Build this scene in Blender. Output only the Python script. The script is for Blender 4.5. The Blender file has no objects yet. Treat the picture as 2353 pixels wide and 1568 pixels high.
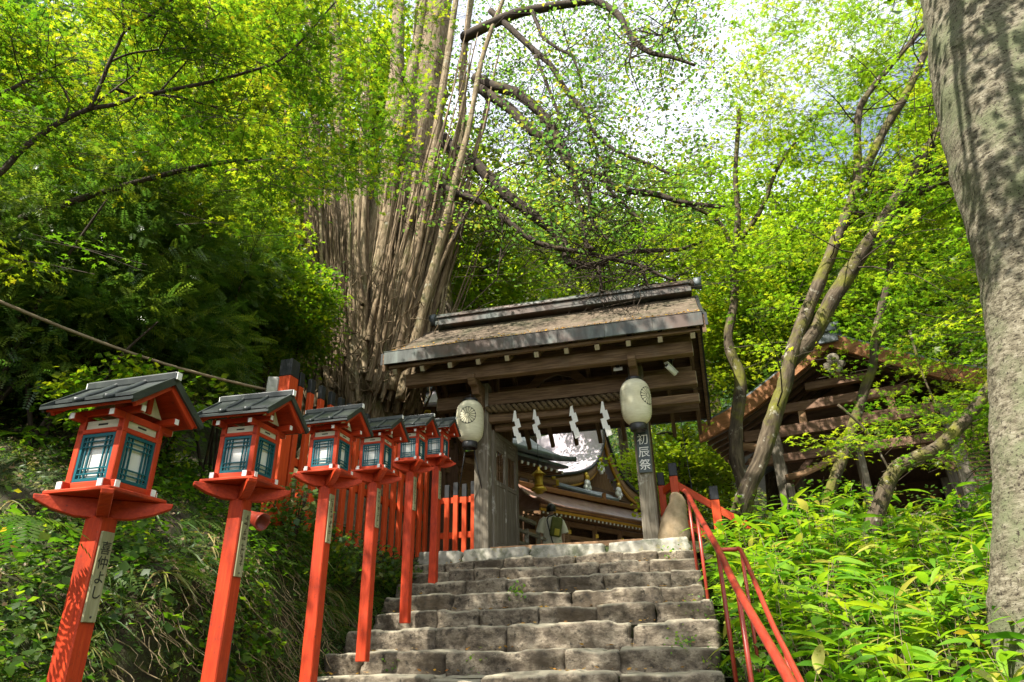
import bpy, math, random
import numpy as np
from mathutils import Vector, Matrix, noise, Quaternion

random.seed(7)
rng = np.random.default_rng(11)
SC = bpy.context.scene
COL = SC.collection
R = math.radians
V = Vector

# ---------------------------------------------------------------- camera
FPX = 1560.0          # focal length in units where the picture is 2353 wide
PITCH, ROLL = R(25.0), R(1.05)
_F = V((0, math.cos(PITCH), math.sin(PITCH)))
_U0 = V((0, -math.sin(PITCH), math.cos(PITCH)))
_R0 = V((1, 0, 0))
CR = _R0 * math.cos(ROLL) - _U0 * math.sin(ROLL)
CU = _U0 * math.cos(ROLL) + _R0 * math.sin(ROLL)


def ray(u, v):
    return _F + CR * ((u - 1176.5) / FPX) - CU * ((v - 784.0) / FPX)


def px(u, v, Y):
    """point of the sight line at real depth Y (metres ahead of the camera)"""
    d = ray(u, v)
    return d * (Y / d.y)


GA = R(14.5)
A = V((math.cos(GA), -math.sin(GA), 0))   # along the gate, to the right
D = V((math.sin(GA), math.cos(GA), 0))    # up the stairs, through the gate
G = V((0.6164, 9.5, 0.0))                 # front edge of the top slab


def W(a, b, z):
    return G + A * a + D * b + V((0, 0, z))


def ab(p):
    q = p - G
    return q.dot(A), q.dot(D)


def LG(u, v, b):
    d = ray(u, v)
    t = (G.dot(D) + b) / d.dot(D)
    p = d * t
    a_, b_ = ab(p)
    return V((a_, b, p.z))


# ---------------------------------------------------------------- objects
def props(o, label=None, cat=None, group=None, kind=None):
    if label:
        o['label'] = label
    if cat:
        o['category'] = cat
    if group:
        o['group'] = group
    if kind:
        o['kind'] = kind
    return o


def thing(name, label, cat, loc=(0, 0, 0), rz=0.0, group=None):
    o = bpy.data.objects.new(name, None)
    COL.objects.link(o)
    o.empty_display_size = 0.2
    o.matrix_world = Matrix.Translation(V(loc)) @ Matrix.Rotation(rz, 4, 'Z')
    return props(o, label, cat, group)


def copy_tree(o, parent=None):
    c = o.copy()
    COL.objects.link(c)
    if parent is not None:
        c.parent = parent
        c.matrix_parent_inverse = o.matrix_parent_inverse.copy()
    for ch in [x for x in bpy.data.objects if x.parent == o]:
        copy_tree(ch, c)
    return c


class MB:
    """collects shapes, then links them as one mesh object"""

    def __init__(s, off=(0, 0, 0)):
        s.v, s.f, s.m, s.sm, s.g = [], [], [], [], []
        s.off = V(off)

    def add(s, verts, faces, m=0, smooth=False, g=None):
        k = len(s.v)
        s.v += [tuple(V(p) + s.off) for p in verts]
        if g is None:
            o = V((random.uniform(0, 50), random.uniform(0, 50), random.uniform(0, 50)))
            g = [tuple(V(p) + o) for p in verts]
        s.g += [tuple(q) for q in g]
        for f in faces:
            s.f.append([k + i for i in f])
            s.m.append(m)
            s.sm.append(smooth)

    def box(s, c, size, M=None, m=0, taper=1.0):
        hx, hy, hz = (x / 2 for x in size)
        order = sorted(range(3), key=lambda i: -size[i])
        o = [random.uniform(0, 50) for _ in range(3)]
        vs, gs = [], []
        for z in (-1, 1):
            t = taper if z > 0 else 1.0
            for x, y in ((-1, -1), (1, -1), (1, 1), (-1, 1)):
                p = V((x * hx * t, y * hy * t, z * hz))
                gs.append([p[order[i]] + o[i] for i in range(3)])
                vs.append(V(c) + (M @ p if M is not None else p))
        s.add(vs, [(3, 2, 1, 0), (4, 5, 6, 7), (0, 1, 5, 4), (1, 2, 6, 5), (2, 3, 7, 6), (3, 0, 4, 7)], m, False, gs)

    def beam(s, p0, p1, w, h, up=(0, 0, 1), m=0):
        p0, p1 = V(p0), V(p1)
        x = (p1 - p0)
        L = x.length
        x.normalize()
        y = V(up).cross(x).normalized()
        z = x.cross(y)
        M = Matrix((x, y, z)).transposed()
        s.box((p0 + p1) / 2, (L, w, h), M, m)

    def prism(s, poly, ext, m=0, smooth=False):
        n = len(poly)
        ext = V(ext)
        a = [V(p) for p in poly]
        b = [p + ext for p in a]
        fs = [tuple(reversed(range(n))), tuple(range(n, 2 * n))]
        fs += [(i, (i + 1) % n, n + (i + 1) % n, n + i) for i in range(n)]
        s.add(a + b, fs, m, smooth)

    def tube(s, pts, rad, n=8, m=0, cap=True, bump=0.0, freq=3.0, seed=0.0, ell=None):
        pts = [V(p) for p in pts]
        if not hasattr(rad, '__len__'):
            rad = [rad] * len(pts)
        vs, gs, fs = [], [], []
        ref = None
        o = random.uniform(0, 80)
        L = 0.0
        for i, p in enumerate(pts):
            t = (pts[min(i + 1, len(pts) - 1)] - pts[max(i - 1, 0)])
            if t.length < 1e-9:
                t = V((0, 0, 1))
            t.normalize()
            if ref is None:
                ref = V((1, 0, 0)) if abs(t.x) < 0.8 else V((0, 1, 0))
            u = (ref - t * ref.dot(t)).normalized()
            w = t.cross(u)
            ref = u
            if i:
                L += (p - pts[i - 1]).length
            for k in range(n):
                an = 2 * math.pi * k / n
                r = rad[i]
                dirv = u * math.cos(an) + w * math.sin(an)
                if bump:
                    q = p + dirv * r
                    r *= 1 + bump * noise.fractal(q * freq + V((seed, seed, seed)), 0.9, 2.0, 4)
                vs.append(p + dirv * r)
                gs.append((L + o, math.cos(an) * rad[i] + o, math.sin(an) * rad[i]))
        for i in range(len(pts) - 1):
            for k in range(n):
                k2 = (k + 1) % n
                fs.append((i * n + k, i * n + k2, (i + 1) * n + k2, (i + 1) * n + k))
        if cap:
            fs.append(tuple(reversed(range(n))))
            fs.append(tuple((len(pts) - 1) * n + k for k in range(n)))
        s.add(vs, fs, m, True, gs)

    def lathe(s, prof, c=(0, 0, 0), n=24, m=0, smooth=True):
        vs, fs = [], []
        c = V(c)
        for r, z in prof:
            for k in range(n):
                an = 2 * math.pi * k / n
                vs.append(c + V((r * math.cos(an), r * math.sin(an), z)))
        for i in range(len(prof) - 1):
            for k in range(n):
                k2 = (k + 1) % n
                fs.append((i * n + k, i * n + k2, (i + 1) * n + k2, (i + 1) * n + k))
        s.add(vs, fs, m, smooth)

    def grid(s, P, m=0, smooth=True, thick=None):
        """P[i][j] points; thick = vector for a solid sheet"""
        ni, nj = len(P), len(P[0])
        vs = [V(p) for row in P for p in row]
        fs = [(i * nj + j, i * nj + j + 1, (i + 1) * nj + j + 1, (i + 1) * nj + j) for i in range(ni - 1) for j in range(nj - 1)]
        if thick is not None:
            t = V(thick)
            k = len(vs)
            vs += [p + t for p in vs]
            fs += [tuple(k + x for x in reversed(f)) for f in list(fs)]
            for i in range(ni - 1):
                for j in (0, nj - 1):
                    a_, b_ = i * nj + j, (i + 1) * nj + j
                    q = (a_, b_, b_ + k, a_ + k)
                    fs.append(q if j == 0 else tuple(reversed(q)))
            for j in range(nj - 1):
                for i in (0, ni - 1):
                    a_, b_ = i * nj + j, i * nj + j + 1
                    q = (a_, b_, b_ + k, a_ + k)
                    fs.append(tuple(reversed(q)) if i == 0 else q)
        s.add(vs, fs, m, smooth)

    def build(s, name, mats, parent=None, bevel=0.0, seg=1, label=None):
        me = bpy.data.meshes.new(name)
        me.from_pydata(s.v, [], s.f)
        if not isinstance(mats, (list, tuple)):
            mats = [mats]
        for mm in mats:
            me.materials.append(mm)
        me.polygons.foreach_set('material_index', s.m)
        me.polygons.foreach_set('use_smooth', s.sm)
        at = me.attributes.new('gco', 'FLOAT_VECTOR', 'POINT')
        at.data.foreach_set('vector', np.array(s.g, dtype=np.float32).ravel())
        me.validate()
        me.update()
        o = bpy.data.objects.new(name, me)
        COL.objects.link(o)
        if parent is not None:
            o.parent = parent
        if bevel:
            b = o.modifiers.new('soft_edges', 'BEVEL')
            b.width = bevel
            b.segments = seg
            b.limit_method = 'ANGLE'
            b.angle_limit = R(50)
        if label:
            o['label'] = label
        return o


def text(name, body, size, mat, parent, loc, rot, ext=0.001, line=1.0):
    c = bpy.data.curves.new(name, 'FONT')
    c.body = body
    c.size = size
    c.align_x = 'CENTER'
    c.align_y = 'CENTER'
    c.space_line = line
    c.extrude = ext
    c.resolution_u = 3
    c.materials.append(mat)
    tmp = bpy.data.objects.new(name, c)
    COL.objects.link(tmp)
    me = bpy.data.meshes.new_from_object(tmp.evaluated_get(bpy.context.evaluated_depsgraph_get()))
    bpy.data.objects.remove(tmp)
    me.name = name
    if not me.materials:
        me.materials.append(mat)
    o = bpy.data.objects.new(name, me)
    COL.objects.link(o)
    o.parent = parent
    o.location = loc
    o.rotation_euler = rot
    return o


# ---------------------------------------------------------------- foliage
def leaf_mesh(name, shape, pos, nrm, size, mat, parent=None, rnd=None, yaw=None, tdir=None):
    """many small leaves: a real little leaf surface at every position"""
    tv, tf = shape
    tv = np.asarray(tv, dtype=np.float32)
    n = len(pos)
    pos = np.asarray(pos, dtype=np.float32)
    if name in ('crown', 'shade_crown', 'foliage'):      # no leaves growing through the gate
        q = pos - np.array(G)
        a_, b_ = q @ np.array(A), q @ np.array(D)
        ok = ~((a_ > -2.75) & (a_ < 2.65) & (b_ > -1.3) & (b_ < 3.1) & (pos[:, 2] < 6.3))
        pos, nrm = pos[ok], np.asarray(nrm)[ok]
        if rnd is not None:
            rnd = np.asarray(rnd)[ok]
        if np.ndim(size):
            size = np.asarray(size)[ok]
        if tdir is not None:
            tdir = tdir[ok]
        n = len(pos)
    nrm = np.asarray(nrm, dtype=np.float32)
    nrm = nrm / (np.linalg.norm(nrm, axis=1, keepdims=True) + 1e-9)
    if tdir is None:
        tdir = rng.normal(size=(n, 3)).astype(np.float32)
    t = tdir - nrm * np.sum(tdir * nrm, axis=1, keepdims=True)
    t = t / (np.linalg.norm(t, axis=1, keepdims=True) + 1e-9)
    b = np.cross(nrm, t)
    size = np.broadcast_to(np.asarray(size, dtype=np.float32), (n,))
    k = len(tv)
    P = pos[:, None, :] + size[:, None, None] * (
        tv[None, :, 0, None] * t[:, None, :] + tv[None, :, 1, None] * b[:, None, :] + tv[None, :, 2, None] * nrm[:, None, :])
    P = P.reshape(-1, 3)
    lens = np.array([len(f) for f in tf], dtype=np.int32)
    idx = np.concatenate([np.array(f, dtype=np.int32) for f in tf])
    I = (idx[None, :] + (np.arange(n, dtype=np.int32) * k)[:, None]).ravel()
    lt = np.tile(lens, n)
    ls = np.concatenate([[0], np.cumsum(lt)[:-1]]).astype(np.int32)
    me = bpy.data.meshes.new(name)
    me.vertices.add(len(P))
    me.vertices.foreach_set('co', P.astype(np.float32).ravel())
    me.loops.add(len(I))
    me.loops.foreach_set('vertex_index', I)
    me.polygons.add(len(lt))
    me.polygons.foreach_set('loop_start', ls)
    me.polygons.foreach_set('loop_total', lt)
    me.update(calc_edges=True)
    if rnd is None:
        rnd = rng.random(n)
    at = me.attributes.new('rnd', 'FLOAT', 'POINT')
    at.data.foreach_set('value', np.repeat(np.asarray(rnd, dtype=np.float32), k))
    me.materials.append(mat)
    o = bpy.data.objects.new(name, me)
    COL.objects.link(o)
    if parent is not None:
        o.parent = parent
        o.matrix_parent_inverse = parent.matrix_world.inverted()
    return o


def _kite(an, L, w, v, f, zt=-0.12):
    k = len(v)
    c, s_ = math.cos(an), math.sin(an)
    for x, y, z in ((0, 0, 0), (L * .45, w, -.02), (L, 0, zt), (L * .45, -w, -.02)):
        v.append((x * c - y * s_, x * s_ + y * c, z))
    f.append((k, k + 3, k + 2, k + 1))


def shape_maple():
    v, f = [], []
    for an, L in ((-100, .55), (-50, .85), (0, 1.0), (50, .85), (100, .55)):
        _kite(R(an), L, .15, v, f)
    return v, f


def shape_oval(w=.38):
    return [(0, 0, 0), (.5, w, .06), (1, 0, -.06), (.5, -w, .06), (.5, 0, 0)], [(0, 4, 1), (4, 2, 1), (0, 3, 4), (3, 2, 4)]


def shape_diamond(w=.36):
    return [(0, 0, 0), (.45, w, .05), (1, 0, 0), (.45, -w, -.03)], [(0, 3, 2, 1)]


def shape_lance(w=.1, droop=.25):
    v, f = [], []
    prof = ((0, .2), (.18, .8), (.4, 1.0), (.7, .7), (1.0, 0.02))
    for x, k in prof:
        z = -droop * x * x
        v += [(x, -w * k, z + .03 * k), (x, 0, z), (x, w * k, z + .03 * k)]
    for i in range(4):
        a_ = i * 3
        f += [(a_, a_ + 3, a_ + 4, a_ + 1), (a_ + 1, a_ + 4, a_ + 5, a_ + 2)]
    return v, f


def shape_feather(n=8, L=.26, w=.045, ang=62, droop=.2):
    """a flat spray of needles / fern leaflets along a rib"""
    v, f = [], []
    for i in range(n):
        x = (i + .3) / n
        l = L * (1 - .75 * abs(x - .3) ** 1.2)
        for sgn in (-1, 1):
            k = len(v)
            an = R(ang) * sgn
            for a_, y in ((0, 0), (l * .45, w), (l, 0), (l * .45, -w)):
                X = x + a_ * math.cos(an) - y * math.sin(an)
                Y = a_ * math.sin(an) + y * math.cos(an)
                v.append((X, Y, -droop * X * X - .15 * abs(Y)))
            f.append((k, k + 3, k + 2, k + 1))
    return v, f


def shape_clump(n=5, seed=1):
    r = random.Random(seed)
    v, f = [], []
    for i in range(n):
        k = len(v)
        c = V((r.uniform(-.6, .6), r.uniform(-.6, .6), r.uniform(-.3, .3)))
        d = V((r.gauss(0, 1), r.gauss(0, 1), r.gauss(0, .35))).normalized()
        e = d.cross(V((r.gauss(0, .35), r.gauss(0, .35), 1))).normalized()
        l, w = r.uniform(.35, .6), r.uniform(.1, .2)
        for x, y in ((-l, 0), (0, w), (l, 0), (0, -w)):
            v.append(tuple(c + d * x + e * y))
        f.append((k, k + 3, k + 2, k + 1))
    return v, f


SH_MAPLE, SH_OVAL, SH_DIAMOND = shape_maple(), shape_oval(), shape_diamond()
SH_LANCE, SH_FEATHER, SH_CLUMP = shape_lance(), shape_feather(), shape_clump()
SH_FERN = shape_feather(12, .3, .035, 75, .45)


def sprays(centers, per, rad, flat=.22, tilt=.25):
    """leaves gathered in flat layered sprays round each centre"""
    c = np.asarray(centers, dtype=np.float32).reshape(-1, 3)
    m = len(c)
    rad = np.broadcast_to(np.asarray(rad, dtype=np.float32), (m,))
    nn = rng.normal(size=(m, 3)) * tilt
    nn[:, 2] = 1
    nn /= np.linalg.norm(nn, axis=1, keepdims=True)
    t = np.cross(nn, rng.normal(size=(m, 3)))
    t /= np.linalg.norm(t, axis=1, keepdims=True)
    b = np.cross(nn, t)
    th = rng.random((m, per)) * 2 * np.pi
    rr = np.sqrt(rng.random((m, per))) * rad[:, None]
    el = .55 + .45 * rng.random((m, 1))
    h = rng.normal(size=(m, per)) * flat * rad[:, None] * .5
    P = c[:, None, :] + (rr * np.cos(th))[..., None] * t[:, None, :] + (rr * np.sin(th) * el)[..., None] * b[:, None, :] + h[..., None] * nn[:, None, :]
    N = np.repeat(nn[:, None, :], per, axis=1) + rng.normal(size=(m, per, 3)) * .35
    shade = np.repeat(rng.random((m, 1)), per, axis=1) * .6 + rng.random((m, per)) * .4
    return P.reshape(-1, 3), N.reshape(-1, 3), shade.ravel()


def spray_twigs(mb, centers, rad, r=.004, per=2):
    """the thin twigs that carry the sprays of leaves"""
    for i, c in enumerate(centers):
        R_ = rad[i] if hasattr(rad, '__len__') else rad
        for _ in range(per):
            an = random.uniform(0, 6.283)
            d = V((math.cos(an), math.sin(an), random.gauss(0, .2)))
            s_ = V((-d.y, d.x, 0)) * random.gauss(0, .25)
            c_ = V(c)
            pts = [c_ - d * R_ * 1.1 + V((0, 0, -.05 * R_)), c_ - d * R_ * .3 + s_ * R_ * .4, c_ + d * R_ * .4 + s_ * R_ * .3, c_ + d * R_ * .95]
            mb.tube(pts, [r, r * .85, r * .6, r * .3], 3, 0, False)


def smooth_path(pts, rad, k=5):
    """Catmull-Rom refinement of a limb"""
    out, ro = [], []
    n = len(pts)
    for i in range(n - 1):
        p0, p1, p2, p3 = pts[max(i - 1, 0)], pts[i], pts[i + 1], pts[min(i + 2, n - 1)]
        for j in range(k):
            t = j / k
            q = 0.5 * ((2 * p1) + (p2 - p0) * t + (2 * p0 - 5 * p1 + 4 * p2 - p3) * t * t + (3 * p1 - p0 - 3 * p2 + p3) * t ** 3)
            out.append(q)
            ro.append(rad[i] * (1 - t) + rad[i + 1] * t)
    out.append(pts[-1])
    ro.append(rad[-1])
    return out, ro


def limb(mb, pix, r0, r1, Y0, Y1=None, n=8, k=4, m=0, bump=.18, freq=6):
    """a limb through sight lines at its own real depth, tapering r0 -> r1 metres"""
    Y1 = Y0 if Y1 is None else Y1
    N = len(pix)
    P = [px(u, v, Y0 + (Y1 - Y0) * i / (N - 1)) for i, (u, v) in enumerate(pix)]
    rad = [r0 + (r1 - r0) * i / (N - 1) for i in range(N)]
    P, rad = smooth_path(P, rad, k)
    mb.tube(P, rad, n, m, True, bump, freq, random.uniform(0, 99))
    return P


def twigs(mb, path, count, length, r, up=.2, m=0, n=5, droop=0.0):
    """side twigs leaving a limb; returns their tips"""
    tips = []
    for _ in range(count):
        p = path[random.randint(len(path) // 4, len(path) - 1)]
        d = V((random.gauss(0, 1), random.gauss(0, 1), random.gauss(up, .5))).normalized()
        L = length * random.uniform(.5, 1.3)
        q = [p]
        for i in range(5):
            d = (d + V((random.gauss(0, .22), random.gauss(0, .22), random.gauss(0, .18) - droop))).normalized()
            q.append(q[-1] + d * L / 5)
        mb.tube(q, [r * (1 - .16 * i) for i in range(6)], n, m, False)
        tips += q[2:]
    return tips
# ---------------------------------------------------------------- materials
def new_mat(name):
    m = bpy.data.materials.new(name)
    m.use_nodes = True
    nt = m.node_tree
    nt.nodes.clear()
    return m, nt


def nd(nt, t, **kw):
    n = nt.nodes.new(t)
    for k, v in kw.items():
        setattr(n, k, v)
    return n


def ramp(nt, stops, fac, interp='LINEAR'):
    r = nd(nt, 'ShaderNodeValToRGB')
    r.color_ramp.interpolation = interp
    el = r.color_ramp.elements
    while len(el) < len(stops):
        el.new(0.5)
    for e, (p, c) in zip(el, stops):
        e.position = p
        e.color = (*c, 1)
    nt.links.new(fac, r.inputs[0])
    return r.outputs[0]


def coords(nt, kind, scale):
    if kind == 'gco':
        a = nd(nt, 'ShaderNodeAttribute', attribute_name='gco')
        src = a.outputs['Vector']
    else:
        a = nd(nt, 'ShaderNodeTexCoord')
        src = a.outputs['Object']
    mp = nd(nt, 'ShaderNodeMapping')
    mp.inputs['Scale'].default_value = scale
    nt.links.new(src, mp.inputs[0])
    return mp.outputs[0]


def nz(nt, vec, scale, detail=5, rough=.6, dist=0.0):
    n = nd(nt, 'ShaderNodeTexNoise')
    n.inputs['Scale'].default_value = scale
    n.inputs['Detail'].default_value = detail
    n.inputs['Roughness'].default_value = rough
    n.inputs['Distortion'].default_value = dist
    nt.links.new(vec, n.inputs['Vector'])
    return n.outputs[0]


def mix(nt, fac, a, b, mode='MIX'):
    n = nd(nt, 'ShaderNodeMix', data_type='RGBA', blend_type=mode)
    for sock, val in ((n.inputs[0], fac), (n.inputs[6], a), (n.inputs[7], b)):
        if isinstance(val, (int, float)):
            sock.default_value = val
        elif isinstance(val, tuple):
            sock.default_value = (*val, 1)
        else:
            nt.links.new(val, sock)
    return n.outputs[2]


def pmat(name, stops, kind='obj', stretch=(1, 1, 1), scale=4, detail=6, rough=.7, bump=.3, bdist=.01, spec=.3, metal=0,
         patch=None, speck=None, dist=0.0, top=None, nr=.62):
    """noise-coloured surface; patch=(colour, scale, lo, hi) larger stains; speck the same, finer; top=(colour, lo, hi) tint on upward faces"""
    m, nt = new_mat(name)
    out = nd(nt, 'ShaderNodeOutputMaterial')
    bs = nd(nt, 'ShaderNodeBsdfPrincipled')
    nt.links.new(bs.outputs[0], out.inputs[0])
    vec = coords(nt, kind, stretch)
    base = nz(nt, vec, scale, detail, nr, dist)
    col = ramp(nt, stops, base)
    ov = coords(nt, kind, (1, 1, 1))
    for pt in (patch, speck):
        if pt:
            c, sc_, lo, hi = pt
            f = nz(nt, ov, sc_, 6, .65)
            f = ramp(nt, [(lo, (0, 0, 0)), (hi, (1, 1, 1))], f)
            col = mix(nt, f, col, c)
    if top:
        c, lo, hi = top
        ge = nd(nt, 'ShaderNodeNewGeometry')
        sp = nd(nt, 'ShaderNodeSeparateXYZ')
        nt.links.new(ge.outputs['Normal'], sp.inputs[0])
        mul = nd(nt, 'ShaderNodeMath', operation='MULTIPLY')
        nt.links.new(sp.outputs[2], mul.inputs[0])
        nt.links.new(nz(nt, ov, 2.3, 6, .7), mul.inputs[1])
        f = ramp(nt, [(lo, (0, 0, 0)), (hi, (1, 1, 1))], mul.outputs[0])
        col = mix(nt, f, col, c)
    nt.links.new(col, bs.inputs['Base Color'])
    bs.inputs['Roughness'].default_value = rough
    bs.inputs['Metallic'].default_value = metal
    bs.inputs['Specular IOR Level'].default_value = spec
    if bump:
        b = nd(nt, 'ShaderNodeBump')
        b.inputs['Strength'].default_value = bump
        b.inputs['Distance'].default_value = bdist
        nt.links.new(base, b.inputs['Height'])
        nt.links.new(b.outputs[0], bs.inputs['Normal'])
    return m


def leafmat(name, stops, trans, tw=.5, rough=.45, spec=.35):
    m, nt = new_mat(name)
    out = nd(nt, 'ShaderNodeOutputMaterial')
    bs = nd(nt, 'ShaderNodeBsdfPrincipled')
    tr = nd(nt, 'ShaderNodeBsdfTranslucent')
    mx = nd(nt, 'ShaderNodeMixShader')
    at = nd(nt, 'ShaderNodeAttribute', attribute_name='rnd')
    nt.links.new(ramp(nt, stops, at.outputs['Fac']), bs.inputs['Base Color'])
    nt.links.new(ramp(nt, trans, at.outputs['Fac']), tr.inputs[0])
    bs.inputs['Roughness'].default_value = rough
    bs.inputs['Specular IOR Level'].default_value = spec
    mx.inputs[0].default_value = tw
    nt.links.new(bs.outputs[0], mx.inputs[1])
    nt.links.new(tr.outputs[0], mx.inputs[2])
    nt.links.new(mx.outputs[0], out.inputs[0])
    return m


G_ = (1, 14, 14)
M = {}
M['red'] = pmat('vermilion_paint', [(.25, (.33, .024, .006)), (.55, (.48, .044, .009)), (.8, (.58, .075, .018))], 'gco', (1, 9, 9), 5, rough=.55, bump=.25,
                patch=((.20, .022, .010), 3.5, .50, .74), speck=((.11, .028, .016), 32, .61, .72))
M['orange'] = pmat('orange_fence_paint', [(.25, (.38, .038, .006)), (.6, (.53, .062, .009)), (.8, (.62, .09, .014))], 'gco', (1, 8, 8), 5, rough=.55, bump=.12,
                   patch=((.35, .05, .012), 3, .6, .85))
M['pipe'] = pmat('rusty_red_pipe_paint', [(.25, (.16, .02, .012)), (.55, (.30, .035, .018)), (.8, (.4, .06, .03))], 'gco', (1, 5, 5), 8, rough=.35, bump=.1, spec=.5,
                 patch=((.12, .035, .02), 9, .58, .72), speck=((.5, .2, .12), 30, .7, .78))
M['blk'] = pmat('black_cap_paint', [(.3, (.010, .011, .012)), (.7, (.03, .032, .033))], 'gco', (1, 6, 6), 10, rough=.45, bump=.15)
M['teal'] = pmat('teal_lattice_paint', [(.3, (.005, .065, .085)), (.7, (.010, .11, .13))], 'gco', (1, 8, 8), 10, rough=.45, bump=.05)
M['paper'] = pmat('window_paper', [(.3, (.60, .60, .55)), (.7, (.72, .72, .66))], 'obj', (1, 1, 1), 14, rough=.85, bump=.05)
M['cream'] = pmat('cream_paint', [(.3, (.50, .47, .34)), (.7, (.62, .58, .44))], 'gco', (1, 10, 10), 9, rough=.7, bump=.1, patch=((.36, .36, .25), 6, .55, .75))
M['white'] = pmat('white_paint', [(.3, (.68, .67, .62)), (.7, (.78, .77, .73))], 'gco', (1, 4, 4), 12, rough=.6, bump=.05)
M['lroof'] = pmat('dark_patinated_roof_sheet', [(.25, (.010, .013, .013)), (.5, (.022, .028, .026)), (.8, (.055, .062, .056))], 'obj', (1, 1, 1), 7, rough=.42, bump=.12, spec=.5,
                  patch=((.05, .065, .052), 4, .55, .75), speck=((.12, .13, .09), 40, .68, .76))
M['wood'] = pmat('weathered_cedar', [(.25, (.055, .032, .016)), (.5, (.14, .083, .042)), (.75, (.27, .175, .095))], 'gco', G_, 3, 8, rough=.75, bump=.35, bdist=.006,
                 patch=((.16, .12, .08), 2.2, .56, .8))
M['woodgrey'] = pmat('grey_weathered_post_wood', [(.2, (.07, .055, .038)), (.5, (.17, .145, .105)), (.8, (.33, .30, .24))], 'gco', G_, 3, 8, rough=.8, bump=.4, bdist=.006,
                     patch=((.5, .48, .42), 2.6, .6, .68))
M['woodlt'] = pmat('pale_end_grain', [(.3, (.24, .19, .11)), (.7, (.40, .34, .22))], 'gco', (1, 5, 5), 9, rough=.8, bump=.2, patch=((.30, .36, .24), 5, .55, .7))
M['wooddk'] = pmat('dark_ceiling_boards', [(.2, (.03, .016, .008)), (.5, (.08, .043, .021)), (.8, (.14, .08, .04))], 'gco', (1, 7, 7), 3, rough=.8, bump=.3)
M['bark_roof'] = pmat('bark_shingle_roof', [(.28, (.045, .033, .022)), (.5, (.115, .085, .058)), (.72, (.22, .17, .12))], 'obj', (2, 9, 9), 3, 8, rough=.85, bump=.5, bdist=.015,
                      patch=((.06, .055, .03), 1.4, .48, .64), speck=((.30, .25, .17), 22, .62, .72), nr=.75)
M['copper'] = pmat('copper_eave_patina', [(.28, (.020, .024, .020)), (.5, (.055, .064, .054)), (.72, (.13, .155, .135))], 'obj', (1.6, 1.6, .35), 6, 6, rough=.5, bump=.1, spec=.45,
                   patch=((.085, .052, .036), 1.3, .44, .60))
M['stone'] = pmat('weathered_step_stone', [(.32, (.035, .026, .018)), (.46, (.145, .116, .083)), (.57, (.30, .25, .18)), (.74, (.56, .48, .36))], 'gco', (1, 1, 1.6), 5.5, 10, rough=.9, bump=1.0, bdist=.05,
                  patch=((.085, .066, .044), 2.1, .48, .62), speck=((.05, .042, .032), 17, .54, .66), top=((.40, .36, .26), .22, .5), nr=.76)  # upward faces painted paler, like treads catching the light
M['slab'] = pmat('granite_slab', [(.25, (.22, .21, .17)), (.5, (.37, .35, .29)), (.8, (.5, .48, .40))], 'gco', (1, 1, 1), 9, 9, rough=.88, bump=.4, bdist=.01,
                 patch=((.13, .14, .09), 3.2, .50, .62), speck=((.40, .34, .10), 5, .60, .72))
M['boulder'] = pmat('tan_boulder', [(.25, (.17, .125, .07)), (.5, (.28, .21, .125)), (.8, (.38, .30, .2))], 'obj', (1, 1, 1), 7, 8, rough=.85, bump=.5, bdist=.02,
                    patch=((.12, .10, .06), 3, .52, .7))
M['soil'] = pmat('mossy_earth', [(.25, (.010, .007, .004)), (.45, (.025, .018, .010)), (.6, (.045, .034, .018)), (.8, (.085, .066, .038))], 'obj', (1, 1, 1), 9, 10, rough=.95, bump=.9, bdist=.06,
                 patch=((.028, .042, .009), 1.6, .44, .6), speck=((.055, .07, .014), 13, .52, .66))
M['gravel'] = pmat('courtyard_gravel', [(.25, (.22, .2, .17)), (.6, (.34, .31, .27)), (.85, (.44, .41, .36))], 'obj', (1, 1, 1), 30, 6, rough=.9, bump=.4)
M['bark'] = pmat('grey_brown_bark', [(.25, (.03, .02, .011)), (.43, (.14, .10, .055)), (.57, (.30, .23, .14)), (.75, (.52, .44, .30))], 'gco', (1, 7, 7), 4.2, 9, rough=.9, bump=.8, bdist=.03,
                 patch=((.11, .105, .035), 1.8, .50, .68), speck=((.38, .36, .27), 7, .60, .72), nr=.74)
M['barkdk'] = pmat('dark_branch_bark', [(.25, (.018, .013, .009)), (.55, (.05, .036, .024)), (.85, (.10, .075, .05))], 'gco', (1, 8, 8), 5, 7, rough=.9, bump=.6, bdist=.02,
                   patch=((.13, .10, .028), 2.0, .60, .75))
M['twig'] = pmat('pale_shoot_bark', [(.28, (.045, .030, .017)), (.52, (.16, .112, .064)), (.75, (.36, .28, .175))], 'gco', (1, 6, 6), 4, 6, rough=.9, bump=.4)
M['barkmaple'] = pmat('mossy_maple_bark', [(.28, (.018, .013, .008)), (.48, (.062, .046, .028)), (.75, (.16, .125, .082))], 'gco', (1, 5, 5), 4, 9, rough=.9, bump=.7, bdist=.03,
                      patch=((.13, .13, .015), 2.2, .50, .66), speck=((.34, .32, .25), 9, .60, .70))
M['barkbig'] = pmat('pitted_lichen_bark', [(.36, (.022, .018, .011)), (.45, (.105, .09, .058)), (.56, (.20, .178, .125)), (.74, (.34, .315, .24))], 'obj', (1, 1, 2.4), 15, 10, rough=.92, bump=.8, bdist=.025,
                    patch=((.13, .14, .075), 2.4, .46, .62), speck=((.025, .018, .012), 48, .55, .63), nr=.72)
M['gold'] = pmat('gilt_metal', [(.3, (.55, .32, .03)), (.7, (.85, .58, .08))], 'obj', (1, 1, 1), 8, rough=.35, bump=.05, metal=.6, spec=.5)
M['gilt'] = pmat('gilded_trim', [(.3, (.40, .19, .02)), (.7, (.56, .30, .04))], 'obj', (1, 1, 1), 8, rough=.5, bump=.05)
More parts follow.
